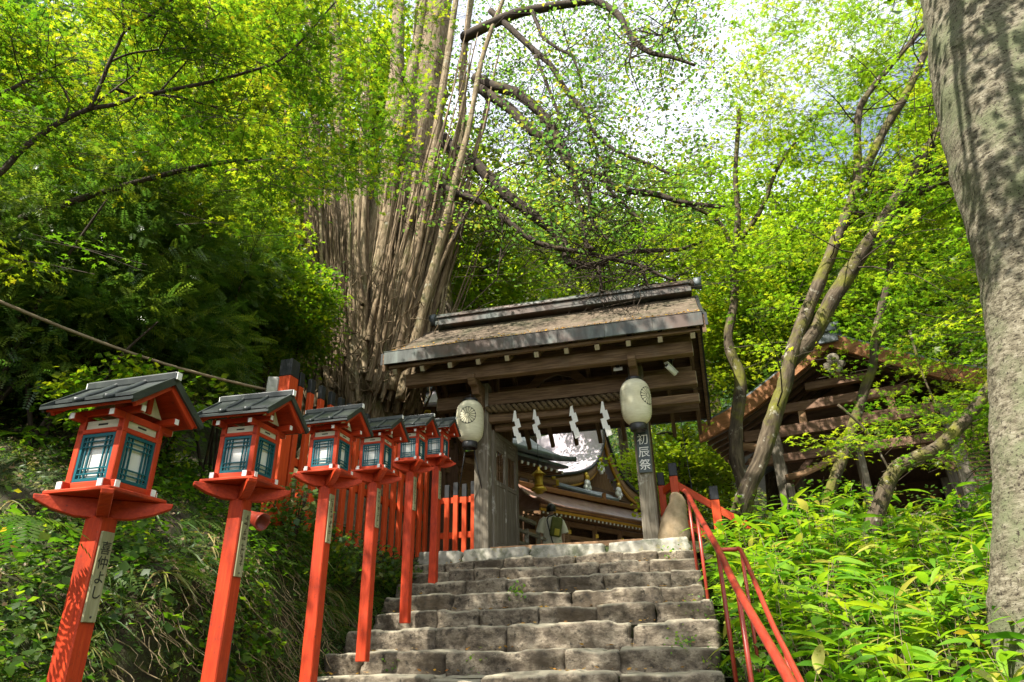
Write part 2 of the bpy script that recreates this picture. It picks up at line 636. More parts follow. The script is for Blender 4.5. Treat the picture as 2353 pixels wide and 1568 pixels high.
M['lilac'] = pmat('pale_shingle_roof', [(.25, (.52, .46, .50)), (.6, (.66, .59, .65)), (.85, (.76, .70, .75))], 'obj', (1, 1, 1), 30, 5, rough=.7, bump=.3)
M['bronze'] = pmat('blue_grey_copper_roof', [(.25, (.055, .065, .07)), (.55, (.11, .13, .14)), (.85, (.24, .27, .28))], 'obj', (1, 1, 1), 5, 7, rough=.45, bump=.15, spec=.5)
M['redcopper'] = pmat('red_brown_copper_roof', [(.25, (.20, .09, .06)), (.55, (.34, .19, .14)), (.85, (.47, .33, .28))], 'obj', (1, 1, 1), 4, 6, rough=.4, bump=.1, spec=.5)
M['hallwood'] = pmat('reddish_hall_timber', [(.25, (.09, .048, .028)), (.55, (.20, .115, .07)), (.85, (.32, .20, .13))], 'gco', (1, 10, 10), 3, rough=.75, bump=.25)
M['barge'] = pmat('orange_brown_bargeboard', [(.25, (.17, .066, .022)), (.55, (.29, .125, .045)), (.85, (.42, .21, .09))], 'gco', (1, 8, 8), 3, rough=.65, bump=.2)
M['shrwood'] = pmat('shrine_hinoki_timber', [(.25, (.17, .09, .042)), (.55, (.30, .175, .09)), (.85, (.42, .27, .16))], 'gco', (1, 10, 10), 3, rough=.7, bump=.2)
M['lanternpaper'] = pmat('aged_lantern_paper', [(.3, (.56, .53, .36)), (.7, (.70, .67, .50))], 'obj', (1, 1, 9), 9, 5, rough=.8, bump=.25, bdist=.006, patch=((.50, .45, .27), 2.6, .5, .75))
M['ink'] = pmat('black_ink', [(.3, (.012, .012, .011)), (.7, (.03, .03, .027))], 'obj', (1, 1, 1), 12, rough=.6, bump=0)
M['fadedink'] = pmat('faded_ink', [(.3, (.035, .022, .012)), (.7, (.075, .05, .03))], 'obj', (1, 1, 1), 25, rough=.8, bump=0)
M['plaque'] = pmat('mossy_plaque_wood', [(.25, (.17, .16, .075)), (.55, (.29, .27, .15)), (.85, (.42, .42, .29))], 'gco', (1, 9, 9), 4, 7, rough=.8, bump=.2, patch=((.24, .31, .17), 5, .55, .7))
M['signgreen'] = pmat('dark_green_lacquer', [(.3, (.012, .022, .018)), (.7, (.028, .042, .034))], 'gco', (1, 8, 8), 6, rough=.4, bump=.05, spec=.5)
M['plastic'] = pmat('white_camera_plastic', [(.3, (.6, .6, .58)), (.7, (.7, .7, .68))], 'obj', (1, 1, 1), 8, rough=.35, bump=0, spec=.5)
M['dark'] = pmat('dark_metal', [(.3, (.012, .012, .013)), (.7, (.03, .03, .03))], 'obj', (1, 1, 1), 9, rough=.4, bump=.05, spec=.5)
M['rope'] = pmat('old_straw_rope', [(.25, (.045, .03, .015)), (.55, (.11, .075, .035)), (.85, (.19, .14, .07))], 'gco', (6, 1, 1), 9, rough=.9, bump=.5)
M['skin'] = pmat('skin', [(.3, (.42, .25, .17)), (.7, (.52, .32, .22))], 'obj', (1, 1, 1), 9, rough=.55, bump=.02)
M['hair'] = pmat('black_hair', [(.3, (.008, .007, .007)), (.7, (.022, .02, .02))], 'obj', (8, 8, 1), 8, rough=.4, bump=.3, spec=.5)
M['shirt'] = pmat('cream_cotton', [(.3, (.60, .57, .46)), (.7, (.72, .69, .58))], 'obj', (3, 3, .8), 4, rough=.85, bump=.5, bdist=.03)
M['trouser'] = pmat('grey_cotton', [(.3, (.16, .16, .16)), (.7, (.24, .24, .23))], 'obj', (3, 3, .8), 6, rough=.85, bump=.3)
M['olive'] = pmat('olive_canvas', [(.3, (.085, .095, .022)), (.7, (.15, .16, .045))], 'obj', (1, 1, 1), 9, rough=.8, bump=.3)
M['yellow'] = pmat('yellow_pocket_cloth', [(.3, (.42, .34, .04)), (.7, (.55, .46, .07))], 'obj', (1, 1, 1), 9, rough=.8, bump=.2)
M['bamboo'] = pmat('dry_bamboo', [(.25, (.14, .10, .06)), (.55, (.25, .19, .12)), (.85, (.36, .29, .2))], 'gco', (2, 6, 6), 4, rough=.6, bump=.15)
M['roots'] = pmat('dry_roots_and_straw', [(.25, (.10, .07, .035)), (.55, (.26, .2, .11)), (.85, (.44, .37, .23))], 'gco', (1, 3, 3), 4, rough=.95, bump=.3)
M['grey'] = pmat('grey_concrete', [(.3, (.28, .28, .25)), (.7, (.40, .40, .36))], 'obj', (1, 1, 1), 9, rough=.9, bump=.3, patch=((.2, .22, .15), 3, .5, .7))
M['blue'] = pmat('pale_blue_sheet', [(.3, (.40, .58, .62)), (.7, (.52, .70, .72))], 'obj', (1, 1, 1), 4, rough=.5, bump=.1)
# leaves: diffuse front, translucent back-lighting
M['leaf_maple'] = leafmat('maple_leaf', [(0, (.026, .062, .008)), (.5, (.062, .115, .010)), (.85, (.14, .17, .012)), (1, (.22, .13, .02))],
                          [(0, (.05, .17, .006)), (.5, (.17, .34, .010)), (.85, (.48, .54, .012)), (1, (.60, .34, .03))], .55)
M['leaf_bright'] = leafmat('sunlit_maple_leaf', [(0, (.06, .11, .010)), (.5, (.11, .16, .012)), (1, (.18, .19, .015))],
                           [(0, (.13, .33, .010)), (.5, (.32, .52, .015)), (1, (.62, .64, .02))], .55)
M['leaf_kat'] = leafmat('katsura_leaf', [(0, (.03, .075, .022)), (.6, (.075, .14, .022)), (1, (.17, .14, .02))],
                        [(0, (.07, .22, .045)), (.6, (.22, .40, .045)), (1, (.5, .42, .03))], .55)
M['leaf_dark'] = leafmat('evergreen_leaf', [(0, (.018, .046, .014)), (.5, (.065, .12, .022)), (1, (.19, .23, .03))],
                         [(0, (.05, .14, .02)), (.5, (.15, .30, .025)), (1, (.40, .48, .025))], .4, .34, .5)
M['leaf_sasa'] = leafmat('bamboo_grass_leaf', [(0, (.05, .15, .012)), (.5, (.13, .28, .014)), (.9, (.26, .37, .018)), (1, (.38, .36, .08))],
                         [(0, (.10, .32, .012)), (.5, (.28, .52, .014)), (.9, (.50, .64, .016)), (1, (.55, .5, .08))], .45, .4, .45)
M['leaf_grass'] = leafmat('bank_grass', [(0, (.03, .075, .012)), (.5, (.07, .12, .02)), (.8, (.15, .16, .035)), (1, (.32, .26, .10))],
                          [(0, (.06, .2, .012)), (.5, (.16, .28, .02)), (.8, (.32, .32, .04)), (1, (.34, .26, .1))], .4)
M['leaf_far'] = leafmat('hillside_leaf', [(0, (.022, .055, .014)), (.5, (.05, .10, .016)), (1, (.13, .16, .022))],
                        [(0, (.05, .16, .02)), (.5, (.17, .30, .02)), (1, (.46, .48, .03))], .45)
M['leaf_fallen'] = leafmat('fallen_leaf', [(0, (.40, .22, .02)), (.5, (.55, .33, .03)), (1, (.38, .12, .02))], [(0, (.4, .2, .02)), (1, (.4, .2, .02))], .2)
# ---------------------------------------------------------------- ground
def sstep(x, a_, b_):
    t = min(max((x - a_) / (b_ - a_), 0.0), 1.0)
    return t * t * (3 - 2 * t)


def interp(x, xs, ys):
    if x <= xs[0]:
        return ys[0]
    for i in range(1, len(xs)):
        if x <= xs[i]:
            t = (x - xs[i - 1]) / (xs[i] - xs[i - 1])
            return ys[i - 1] * (1 - t) + ys[i] * t
    return ys[-1]


def floor_z(b):
    return min(max(1.28 + .40 * b, -1.75), 1.36)


BL_X = [-9, -7, -5.6, -4.6, -3.6, -2.5, -1.0, 0.0, 1.0]
BL_Y = [-.35, -.66, -.98, -1.16, -1.5, -1.62, -1.75, -2.05, -2.3]


def bank_left(b):
    return interp(b, BL_X, BL_Y)


def ground_z(a, b, fine=True):
    f = floor_z(b)
    al = bank_left(b)
    z = f - .22 * (1 - sstep(b, -.3, .2))
    n1 = noise.noise(V((a * .55, b * .55, 3.1)))
    n2 = noise.noise(V((a * 1.9, b * 1.9, 7.7)))
    if a < al:
        d = al - a
        hb = interp(b, [-9, -4.2, -3.2, -1.8, -.4], [1.45, 1.38, 1.2, .55, .12])
        z += hb * sstep(d, -.02, .62) + interp(b, [-2, 1], [.5, .42]) * max(0, d - .45) + .38 * max(0, d - 5)
        k = min(1, d / .3)
        z += k * (.16 * n2 + .25 * n1 * min(1, d))
        if fine:
            z += k * .10 * noise.fractal(V((a * 4.5, b * 4.5, 1.3)), .8, 2, 4)
    elif a > 1.75:
        d = a - 1.75
        if b < 1:
            z -= .12 * min(d, 3.0)
        z += (.09 * n2 + .16 * n1) * min(1, d)
    z += .42 * max(0, a - 13) + .15 * max(0, a - 30)
    if b > 24:
        z += .60 * (b - 24) * sstep(b, 24, 30) + 1.4 * n1
    if b < -14:
        z += .05 * (-14 - b) * 0
    return z


def ground_at(x, y):
    a_, b_ = ab(V((x, y, 0)))
    return ground_z(a_, b_)


def axis_vals(lo, fl, fh, hi, step, grow):
    v = list(np.arange(fl, fh, step))
    s_ = step
    x = fh
    while x < hi:
        v.append(x)
        s_ *= grow
        x += s_
    v.append(hi)
    s_, x, w = step, fl, []
    while x > lo:
        s_ *= grow
        x -= s_
        w.append(x)
    return sorted(w) + v


av = axis_vals(-160, -4.2, 2.4, 160, .065, 1.13)
bv = axis_vals(-60, -8.0, 1.6, 220, .07, 1.12)
mb = MB()
mb.grid([[W(a_, b_, ground_z(a_, b_)) for b_ in bv] for a_ in av])
mb.f = [tuple(reversed(f)) for f in mb.f]
gobj = mb.build('ground', M['soil'])
props(gobj, 'mossy brown earth of the hillside and steep bank', None, None, 'structure')

# courtyard: pale gravel sheet beyond the gate
mb = MB()
mb.grid([[W(a_, b_, max(ground_z(a_, b_, False), 1.36) + .02) for b_ in np.linspace(1.2, 22, 24)] for a_ in np.linspace(-3.2, 6.0, 20)])
mb.f = [tuple(reversed(f)) for f in mb.f]
props(mb.build('courtyard_path', M['gravel']), 'pale gravel court beyond the gate', None, None, 'structure')


# ---------------------------------------------------------------- stairs
def stone(mb, c, s, seed, rough=.05, power=5.0, n=(9, 7, 6), m=0, chip=1.0):
    """an irregular split block: rounded, dented and tilted"""
    r = random.Random(seed)
    nx, ny, nz_ = n
    off = V((r.uniform(0, 90), r.uniform(0, 90), r.uniform(0, 90)))
    hx, hy, hz = s[0] / 2, s[1] / 2, s[2] / 2
    tilt = Matrix.Rotation(r.uniform(-.035, .035), 3, 'Y') @ Matrix.Rotation(r.uniform(-.05, .05), 3, 'Z')
    idx, vs, fs, gs = {}, [], [], []
    shx, tp = r.uniform(-.05, .05), r.uniform(.95, 1.0)

    def vert(i, j, k):
        key = (i, j, k)
        if key in idx:
            return idx[key]
        p = V((2 * i / nx - 1, 2 * j / ny - 1, 2 * k / nz_ - 1))
        l = (abs(p.x) ** power + abs(p.y) ** power + abs(p.z) ** power) ** (1 / power)
        mx_ = max(abs(p.x), abs(p.y), abs(p.z))
        p = p * (mx_ / l if l else 1)
        q = V((p.x * hx * (tp if p.z > 0 else 1) + shx * p.z * hz, p.y * hy, p.z * hz))
        nrm = V((p.x / hx, p.y / hy, p.z / hz)).normalized()
        d = noise.fractal(q * 2.2 + off, .9, 2, 3) * rough + noise.fractal(q * 8 + off, .8, 2, 3) * rough * .42
        cell = chip * ((noise.cell(q * 4 + off) - .5) * .014 - .07 * max(0, noise.noise(q * 3.1 + off * .7) - .25))
        if p.z > .6:
            d *= .6
        q = q + nrm * (d + cell)
        idx[key] = len(vs)
        vs.append(V(c) + tilt @ q)
        gs.append(tuple(q + off))
        return idx[key]

    def face(fn, ni, nj, flip):
        for i in range(ni):
            for j in range(nj):
                q = (vert(*fn(i, j)), vert(*fn(i + 1, j)), vert(*fn(i + 1, j + 1)), vert(*fn(i, j + 1)))
                fs.append(tuple(reversed(q)) if flip else q)
    face(lambda i, j: (i, j, 0), nx, ny, True)
    face(lambda i, j: (i, j, nz_), nx, ny, False)
    face(lambda i, j: (i, 0, j), nx, nz_, False)
    face(lambda i, j: (i, ny, j), nx, nz_, True)
    face(lambda i, j: (0, i, j), ny, nz_, True)
    face(lambda i, j: (nx, i, j), ny, nz_, False)
    mb.add(vs, fs, m, True, gs)


RUN = .46
STEP_Z = [-.113, .071, .282, .461, .65, .843, 1.021, 1.183]
STEP_L = [-1.62, -1.62, -1.66, -1.6, -1.72, -1.78, -1.82, -2.0]
STEP_R = [1.86, 1.86, 1.88, 1.86, 1.78, 1.77, 1.76, 1.74]
BLOCKS = [[1.3, .45, 1.15, .85], [.42, .92, 1.2, .5, .95], [.95, .30, .36, 1.15, .75], [.42, .3, .42, .62, .6, .55, .55],
          [.3, .5, 1.35, .95, .40], [.5, .36, .5, .6, .5, .75, .3], [.45, .3, .25, .55, .5, .5, .45], [.5, .42, .42, .38, .55, .62, .42, .46]]
stairs = thing('stone_staircase', 'broad flight of rough weathered stone steps climbing to the gate', 'stairs', W(0, -3.7, -.3), -GA)
inv = stairs.matrix_world.inverted()


def local_stone_row(k, b0, z, aL, aR, widths, h=None, depth=.62):
    mb = MB()
    tot = sum(widths)
    a_ = aL
    for i, w in enumerate(widths):
        w = w / tot * (aR - aL)
        hh = (h or .25) + random.uniform(-.01, .03)
        zt = z + random.uniform(-.018, .012)
        dy = random.uniform(-.05, .03)
        c = V((a_ + w / 2, b0 + .30 + dy + 3.7, zt - hh / 2 + .3))
        stone(mb, c, (w * .99 + .035, depth, hh), k * 31 + i, rough=.024, power=14.0, n=(max(8, int(w * 26)), 9, 9))
        a_ += w
    return mb.build('step', M['stone'], stairs)


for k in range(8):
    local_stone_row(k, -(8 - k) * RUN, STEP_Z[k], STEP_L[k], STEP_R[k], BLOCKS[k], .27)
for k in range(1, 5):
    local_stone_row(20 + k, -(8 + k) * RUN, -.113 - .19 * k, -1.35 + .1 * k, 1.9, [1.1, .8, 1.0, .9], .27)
# top slab: long dressed granite blocks
mb = MB()
for a0, a1 in ((-2.08, -1.42), (-1.42, -.45), (-.45, .62), (.62, 1.72)):
    stone(mb, V(((a0 + a1) / 2, .46 + 3.7, 1.386 - .12 + .3)), (a1 - a0 - .004, .92, .235), int(a0 * 100) + 700, rough=.008, power=26, n=(16, 10, 6), chip=.12)
mb.build('top_slab', M['slab'], stairs, label='pale granite top slab with yellow lichen')
# earth packed in the joints
mb = MB()
for k in range(8):
    b0 = -(8 - k) * RUN
    mb.grid([[V((a_, b_ + 3.7, STEP_Z[k] - .045 + .3 + .012 * noise.noise(V((a_ * 3, b_ * 3, 0))))) for b_ in np.linspace(b0 + .1, b0 + .62, 5)] for a_ in np.linspace(STEP_L[k] - .1, STEP_R[k] + .1, 30)])
mb.f = [tuple(reversed(f)) for f in mb.f]
for k in range(8):
    b0 = -(8 - k) * RUN
    mb.grid([[V((a_, b0 + .11 + 3.7, z + .3)) for z in (STEP_Z[k] - .03, STEP_Z[k] - .28)] for a_ in np.linspace(STEP_L[k] + .05, STEP_R[k] - .05, 8)])
mb.build('joint_earth', M['soil'], stairs)


# ---------------------------------------------------------------- fallen leaves
P, N = [], []
for _ in range(260):
    k = random.randint(0, 7)
    b0 = -(8 - k) * RUN
    a_ = random.uniform(STEP_L[k], STEP_R[k])
    bb = b0 + (random.uniform(.3, .44) if random.random() < .7 else random.uniform(.05, .44))
    P.append(W(a_, bb, STEP_Z[k] + .012 + random.uniform(0, .012)))
    N.append((random.gauss(0, .25), random.gauss(0, .25), 1))
props(leaf_mesh('fallen_leaves', SH_DIAMOND, P, N, rng.uniform(.03, .055, len(P)), M['leaf_fallen']), 'yellow fallen leaves lying along the steps', 'leaves', None, 'stuff')

# ---------------------------------------------------------------- red lantern posts
def lantern():
    t = thing('lantern_post', 'x', 'lantern', (0, 0, 0), 0, 'vermilion lanterns lining the stairs')
    H = 1.245                          # post height up to the tray arms
    r_, dk, wh, cr = M['red'], M['lroof'], M['white'], M['cream']
    mb = MB(); mb.box((0, 0, H / 2 - .15), (.112, .112, H + .3)); mb.build('post', r_, t, .006)
    # plaque on the stair-side face
    mb = MB(); mb.box((.062, .0, H - .245), (.014, .082, .36)); pq = mb.build('plaque', M['plaque'], t, .002)
    mb = MB(); mb.tube([(.068, 0, H - .405), (.073, 0, H - .405)], .005, 8); mb.build('nail', M['dark'], pq)
    # boat-shaped arms on the diagonals
    for q in range(4):
        an = R(45 + 90 * q)
        d = V((math.cos(an), math.sin(an), 0)); s_ = V((-d.y, d.x, 0)) * .032
        prof = [(0.03, -.012), (.14, -.006), (.25, .022), (.34, .062), (.345, .088), (.03, .088)]
        poly = [d * x + V((0, 0, H + z)) - s_ for x, z in prof]
        mb = MB(); mb.prism(poly, s_ * 2); mb.build('arm', r_, t, .004)
    mb = MB(); mb.box((0, 0, H + .099), (.44, .44, .02)); mb.build('tray', r_, t, .004)
    z0 = H + .11
    B = .135
    # body: sills, corner posts, top rails
    mb = MB()
    for sgn in (-1, 1):
        mb.box((sgn * B, 0, z0 + .022), (.038, .40, .042)); mb.box((0, sgn * B, z0 + .024), (.37, .036, .04))
        mb.box((sgn * B, 0, z0 + .305), (.042, .31, .026)); mb.box((0, sgn * B, z0 + .306), (.314, .040, .025))
        mb.box((sgn * B, 0, z0 + .375), (.036, .46, .036)); mb.box((0, sgn * B, z0 + .408), (.50, .034, .036))
    for sx in (-1, 1):
        for sy in (-1, 1):
            mb.box((sx * B, sy * B, z0 + .20), (.040, .040, .39))
    mb.build('body_frame', r_, t, .003)
    for sx in (-1, 1):
        for sy in (-1, 1):
            for c, s_ in (((sx * B, sy * .2015, z0 + .022), (.034, .006, .036)), ((sx * .1865, sy * B, z0 + .024), (.006, .032, .034)),
                          ((sx * B, sy * .2315, z0 + .375), (.030, .005, .030)), ((sx * .2515, sy * B, z0 + .408), (.005, .030, .030))):
                mb = MB(); mb.box(c, s_); mb.build('end_cap', wh, t)
    # four lattice windows with paper, vent boards above
    for q in range(4):
        Mq = Matrix.Rotation(math.pi / 2 * q, 3, 'Z')

        def bx(mb, x, z, w, h, y, th):
            mb.box(Mq @ V((x, -y, z)), (w, th, h), Mq)
        mb = MB()
        wz, ww, wh_ = z0 + .168, .226, .246
        y = B + .006
        for x in (-ww / 2 + .008, ww / 2 - .008):
            bx(mb, x, wz, .016, wh_, y, .018)
        for z in (-wh_ / 2 + .008, wh_ / 2 - .008):
            bx(mb, 0, wz + z, ww - .033, .016, y, .0175)
        for x in (-.075, -.048, .048, .075):
            bx(mb, x, wz, .0065, wh_ - .033, y, .010)
        for z in (-.084, -.056, .056, .084):
            bx(mb, 0, wz + z, ww - .033, .0065, y + .0015, .010)
        wd = mb.build('window', M['teal'], t)
        mb = MB(); bx(mb, 0, wz, ww - .01, wh_ - .01, B - .008, .006); mb.build('pane', M['paper'], wd)
        mb = MB(); bx(mb, 0, z0 + .343, .22, .042, B, .012); vb = mb.build('vent_board', cr, t)
        mb = MB()
        bx(mb, 0, z0 + .343, .07, .013, B + .0045, .006)
        mb.build('slot', M['ink'], vb, .003)
    # gables
    for sx in (-1, 1):
        x = sx * (B + .008)
        mb = MB()
        mb.prism([V((x, -.12, z0 + .424)), V((x, .12, z0 + .424)), V((x, 0, z0 + .565))], V((sx * .008, 0, 0)))
        g = mb.build('gable_board', cr, t)
        mb = MB(); mb.box((x + sx * .016, 0, z0 + .485), (.014, .034, .12)); mb.build('strut', r_, g)
    # roof
    L, zr, ze, ye = .62, z0 + .60, z0 + .418, .262
    sl = math.atan2(zr - ze, ye)
    mb = MB()
    for s_ in (-1, 1):
        M_ = Matrix.Rotation(-s_ * sl, 3, 'X')
        c = V((0, s_ * ye / 2, (zr + ze) / 2 - .012))
        mb.box(c, (L - .02, math.hypot(ye, zr - ze), .016), M_)
        for x in (-L / 2 + .03, L / 2 - .03):
            mb.box(c + M_ @ V((x, 0, -.018)), (.024, math.hypot(ye, zr - ze) - .03, .03), M_)
    mb.build('soffit', r_, t, .002)
    mb = MB()
    for s_ in (-1, 1):
        n_ = 7
        for (ys, ye_, dz, l2) in ((0.0, .225, .012, L), (.195, .292, -.012, L + .014)):
            prof = []
            for i in range(n_):
                y = ys + (ye_ - ys) * i / (n_ - 1)
                z = zr + dz - (y / ye) * (zr - ze) + .022 * (y / ye) ** 3 * 1.2
                prof.append((y, z))
            P_ = [[V((x, s_ * y, z)) for (y, z) in prof] for x in np.linspace(-l2 / 2, l2 / 2, 2)]
            nv = len(mb.f)
            mb.grid(P_, 0, False, V((0, 0, -.016)))
    rf = mb.build('roof', dk, t)
    for s_ in (-1, 1):
        for x in (-.105, .105):
            pts = []
            for i in range(8):
                y = .01 + .262 * i / 7
                z = zr + .016 - (y / ye) * (zr - ze) + .026 * (y / ye) ** 3 - (.014 if y > .21 else 0)
                pts.append(V((x, s_ * y, z)))
            mb = MB(); mb.tube(pts, .017, 8); mb.build('batten', dk, rf)
    mb = MB(); mb.box((0, 0, zr + .022), (L + .03, .046, .05)); mb.build('ridge_cap', dk, rf, .008, 2)
    for sx in (-1, 1):
        mb = MB(); mb.box((sx * (L / 2 + .018), 0, zr + .022), (.006, .036, .040)); mb.build('ridge_end', wh, rf)
        for s_ in (-1, 1):
            mb = MB()
            mb.beam(V((sx * (L / 2 - .004), s_ * .006, zr - .004)), V((sx * (L / 2 - .004), s_ * .285, ze - .006)), .016, .040)
            mb.build('verge_board', dk, rf)
    todo, seen = list(t.children), set()
    while todo:                                  # trim the parts to the real lantern's slimmer size
        o = todo.pop()
        todo += list(o.children)
        for vv in o.data.vertices:
            p = vv.co
            if o.name.split('.')[0] in ('post', 'plaque', 'nail'):
                p.x *= .82; p.y *= .82
            else:
                p.x *= .78; p.y *= .78
                p.z = H + (p.z - H) * .86
    return t


lan = lantern()
POSN = [(px(236, 1190, 3.0), 'tall red wooden lantern nearest the bottom of the stairs, plaque reads four brushed characters', '喜\n仲\nよ\nし'),
        (px(552, 1150, 3.95), 'red wooden lantern with small red floodlight behind its post', None),
        (px(752, 1118, 5.20), 'red lantern whose post foot stands clear on the mossy step edge', None),
        (px(861, 1108, 6.40), 'red lantern with long grass drooping across its post', None),
        (px(946, 1085, 7.40), 'red lantern fifth up the stairs, in front of tall orange pickets', None),
        (px(1003, 1072, 8.65), 'smallest red lantern at the top step, overlapping the left paper lantern', None)]
LBASE = []
for i, (p, lab, txt) in enumerate(POSN):
    o = lan if i == 0 else copy_tree(lan)
    z = p.z - 1.245
    o.matrix_world = Matrix.Translation((p.x, p.y, z)) @ Matrix.Rotation(-R(13.5) + random.uniform(-.03, .03), 4, 'Z') @ Matrix.Rotation(random.uniform(-.018, .018), 4, 'X') @ Matrix.Rotation(random.uniform(-.018, .018), 4, 'Y')
    o['label'] = lab
    LBASE.append(V((p.x, p.y, z)))
lans = [lan] + [o for o in bpy.data.objects if o.name.startswith('lantern_post.')]
for i, o in enumerate(lans):
    pq = [c for c in o.children if c.name.startswith('plaque')][0]
    if i == 0:
        text('lettering', '喜\n仲\nよ\nし', .058, M['ink'], pq, (.0575, .0, 1.245 - .225), (R(90), 0, R(90)), .0006, 1.02)
    else:
        mb = MB()
        r2 = random.Random(40 + i)
        for c in range(7):                       # worn brush marks, no longer legible
            zc = 1.245 - .105 - c * .041
            for _ in range(5):
                y, z = r2.uniform(-.017, .017), zc + r2.uniform(-.015, .015)
                if r2.random() < .5:
                    mb.box((.0571, y * .3, z), (.001, r2.uniform(.016, .034), .0035))
                else:
                    mb.box((.0573, y, z), (.001, .0038, r2.uniform(.012, .028)))
        mb.build('lettering', M['fadedink'], pq)

# little red floodlight behind the second lantern
fp = px(588, 1193, 4.55)
fl = thing('floodlight', 'small dark red floodlight with a conical hood', 'floodlight', fp, R(-25))
mb = MB(); mb.lathe([(.024, -.07), (.036, -.065), (.042, -.02), (.058, .06), (.060, .07), (.054, .07), (.04, .0), (0, 0)], n=20)
q = Matrix.Rotation(R(112), 3, 'Y')
mb.v = [tuple(q @ V(p)) for p in mb.v]
mb.build('hood', M['pipe'], fl)
mb = MB(); mb.tube([(-.06, 0, .0), (-.09, 0, -.15), (-.09, .02, -1.0)], .014, 8); mb.build('stake', M['dark'], fl)
# ---------------------------------------------------------------- gate
ZB = 1.386
gate = thing('temple_gate', 'old weathered timber gate with bark roof and copper eave at the head of the stairs', 'gate', W(0, 0, ZB), -GA)
GO = (0, 0, -ZB)
AL, AR, AC = -2.58, 2.24, -.17


def gm():
    return MB(GO)


def roof_z(b):
    """upper surface of the gate roof"""
    return interp(b, [-.45, 0, .5, .85, 1.15, 1.45, 1.8, 2.3, 2.78], [4.36, 4.60, 4.93, 5.2, 5.48, 5.2, 4.92, 4.42, 3.99])


bs_ = [-.45, -.3, -.1, .15, .4, .65, .9, 1.15, 1.4, 1.65, 1.9, 2.15, 2.4, 2.6, 2.78]
mb = gm()
bfine = sorted(list(np.arange(-.45, 1.15, .022)) + [x + .0215 for x in np.arange(-.45, 1.12, .088)]) + [b_ for b_ in bs_ if b_ >= 1.15]
mb.grid([[V((a_, b_, roof_z(b_) - .012 + (.020 * ((((b_ + .45) / .088) % 1.0)) * (-1) + .020 if b_ < 1.12 else 0) + .010 * noise.noise(V((a_ * 2, b_ * 2, 0))) + .008 * noise.noise(V((a_ * 14, b_ * 9, 3))))) for b_ in bfine] for a_ in np.linspace(AL, AR, 110)], 0, False)
mb.f = [tuple(reversed(f)) for f in mb.f]
roof = mb.build('roof', M['bark_roof'], gate)
# boards under the bark
mb = gm()
mb.grid([[V((a_, b_, roof_z(b_) - .17)) for b_ in bs_] for a_ in np.linspace(AL + .03, AR - .03, 12)], 0, False)
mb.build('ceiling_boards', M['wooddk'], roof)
# copper-clad eave edge, bent from several sheets
mb = gm()
for i in range(7):
    a0, a1 = AL + (AR - AL) * i / 7, AL + (AR - AL) * (i + 1) / 7
    mb.box(V(((a0 + a1) / 2, -.462 - .003 * (i % 2), 4.255)), (a1 - a0 - .001, .03, .2))
mb.box(V((AC, -.43, 4.366)), (AR - AL + .02, .10, .012))
mb.build('eave_sheet', M['copper'], roof, .003)
mb = gm()
mb.box(V((AC, 2.79, 3.90)), (AR - AL, .03, .19))
mb.build('rear_eave_sheet', M['copper'], roof)
# ridge box with end blocks
mb = gm()
mb.box(V((-.05, 1.15, 5.50)), (4.52, .44, .10)); mb.box(V((-.05, 1.15, 5.585)), (4.46, .30, .07))
mb.box(V((-.05, 1.15, 5.64)), (4.52, .36, .035))
mb.tube([V((-2.45, 1.15, 5.69)), V((2.34, 1.15, 5.69))], .085, 12)
rg = mb.build('ridge', M['copper'], roof, .01)
for a_ in (-2.44, 2.33):
    mb = gm(); mb.tube([V((a_ - .06, 1.15, 5.69)), V((a_ + .06, 1.15, 5.69))], .105, 14); mb.build('ridge_end', M['bronze'], rg)
# bargeboards at both gable ends
for a_, s_ in ((AL + .02, -1), (AR - .02, 1)):
    for side in (0, 1):
        seq = [b_ for b_ in bs_ if (b_ <= 1.16 if side == 0 else b_ >= 1.14)]
        top = [V((a_, b_, roof_z(b_) - .03)) for b_ in seq]
        bot = [V((a_, b_, roof_z(b_) - .31)) for b_ in reversed(seq)]
        mb = gm(); mb.prism(top + bot, V((s_ * .05, 0, 0))); mb.build('bargeboard', M['wood'], roof)
        mb = gm()
        mb.grid([[p + V((s_ * x, 0, .02)) for p in top] for x in (.03, .085)], 0, False, V((0, 0, -.19)))
        mb.build('verge_sheet', M['dark'], roof)
# rafters
n_r = 11
for i in range(n_r):
    a_ = AL + .16 + (AR - AL - .32) * i / (n_r - 1)
    for seq in (((-.38, 4.36 - .31), (.5, 4.93 - .30), (1.12, 5.48 - .30)), ((1.18, 5.48 - .30), (1.8, 4.92 - .30), (2.3, 4.42 - .30), (2.90, 3.90 - .30))):
        mb = gm()
        for (b0, z0), (b1, z1) in zip(seq[:-1], seq[1:]):
            mb.beam(V((a_, b0, z0)), V((a_, b1, z1)), .068, .085)
        rf_ = mb.build('rafter', M['wood'], gate)
        if seq[0][0] < 0:
            mb = gm(); mb.beam(V((a_, -.388, 4.046)), V((a_, -.381, 4.050)), .064, .080); mb.build('rafter_end', M['woodlt'], rf_)
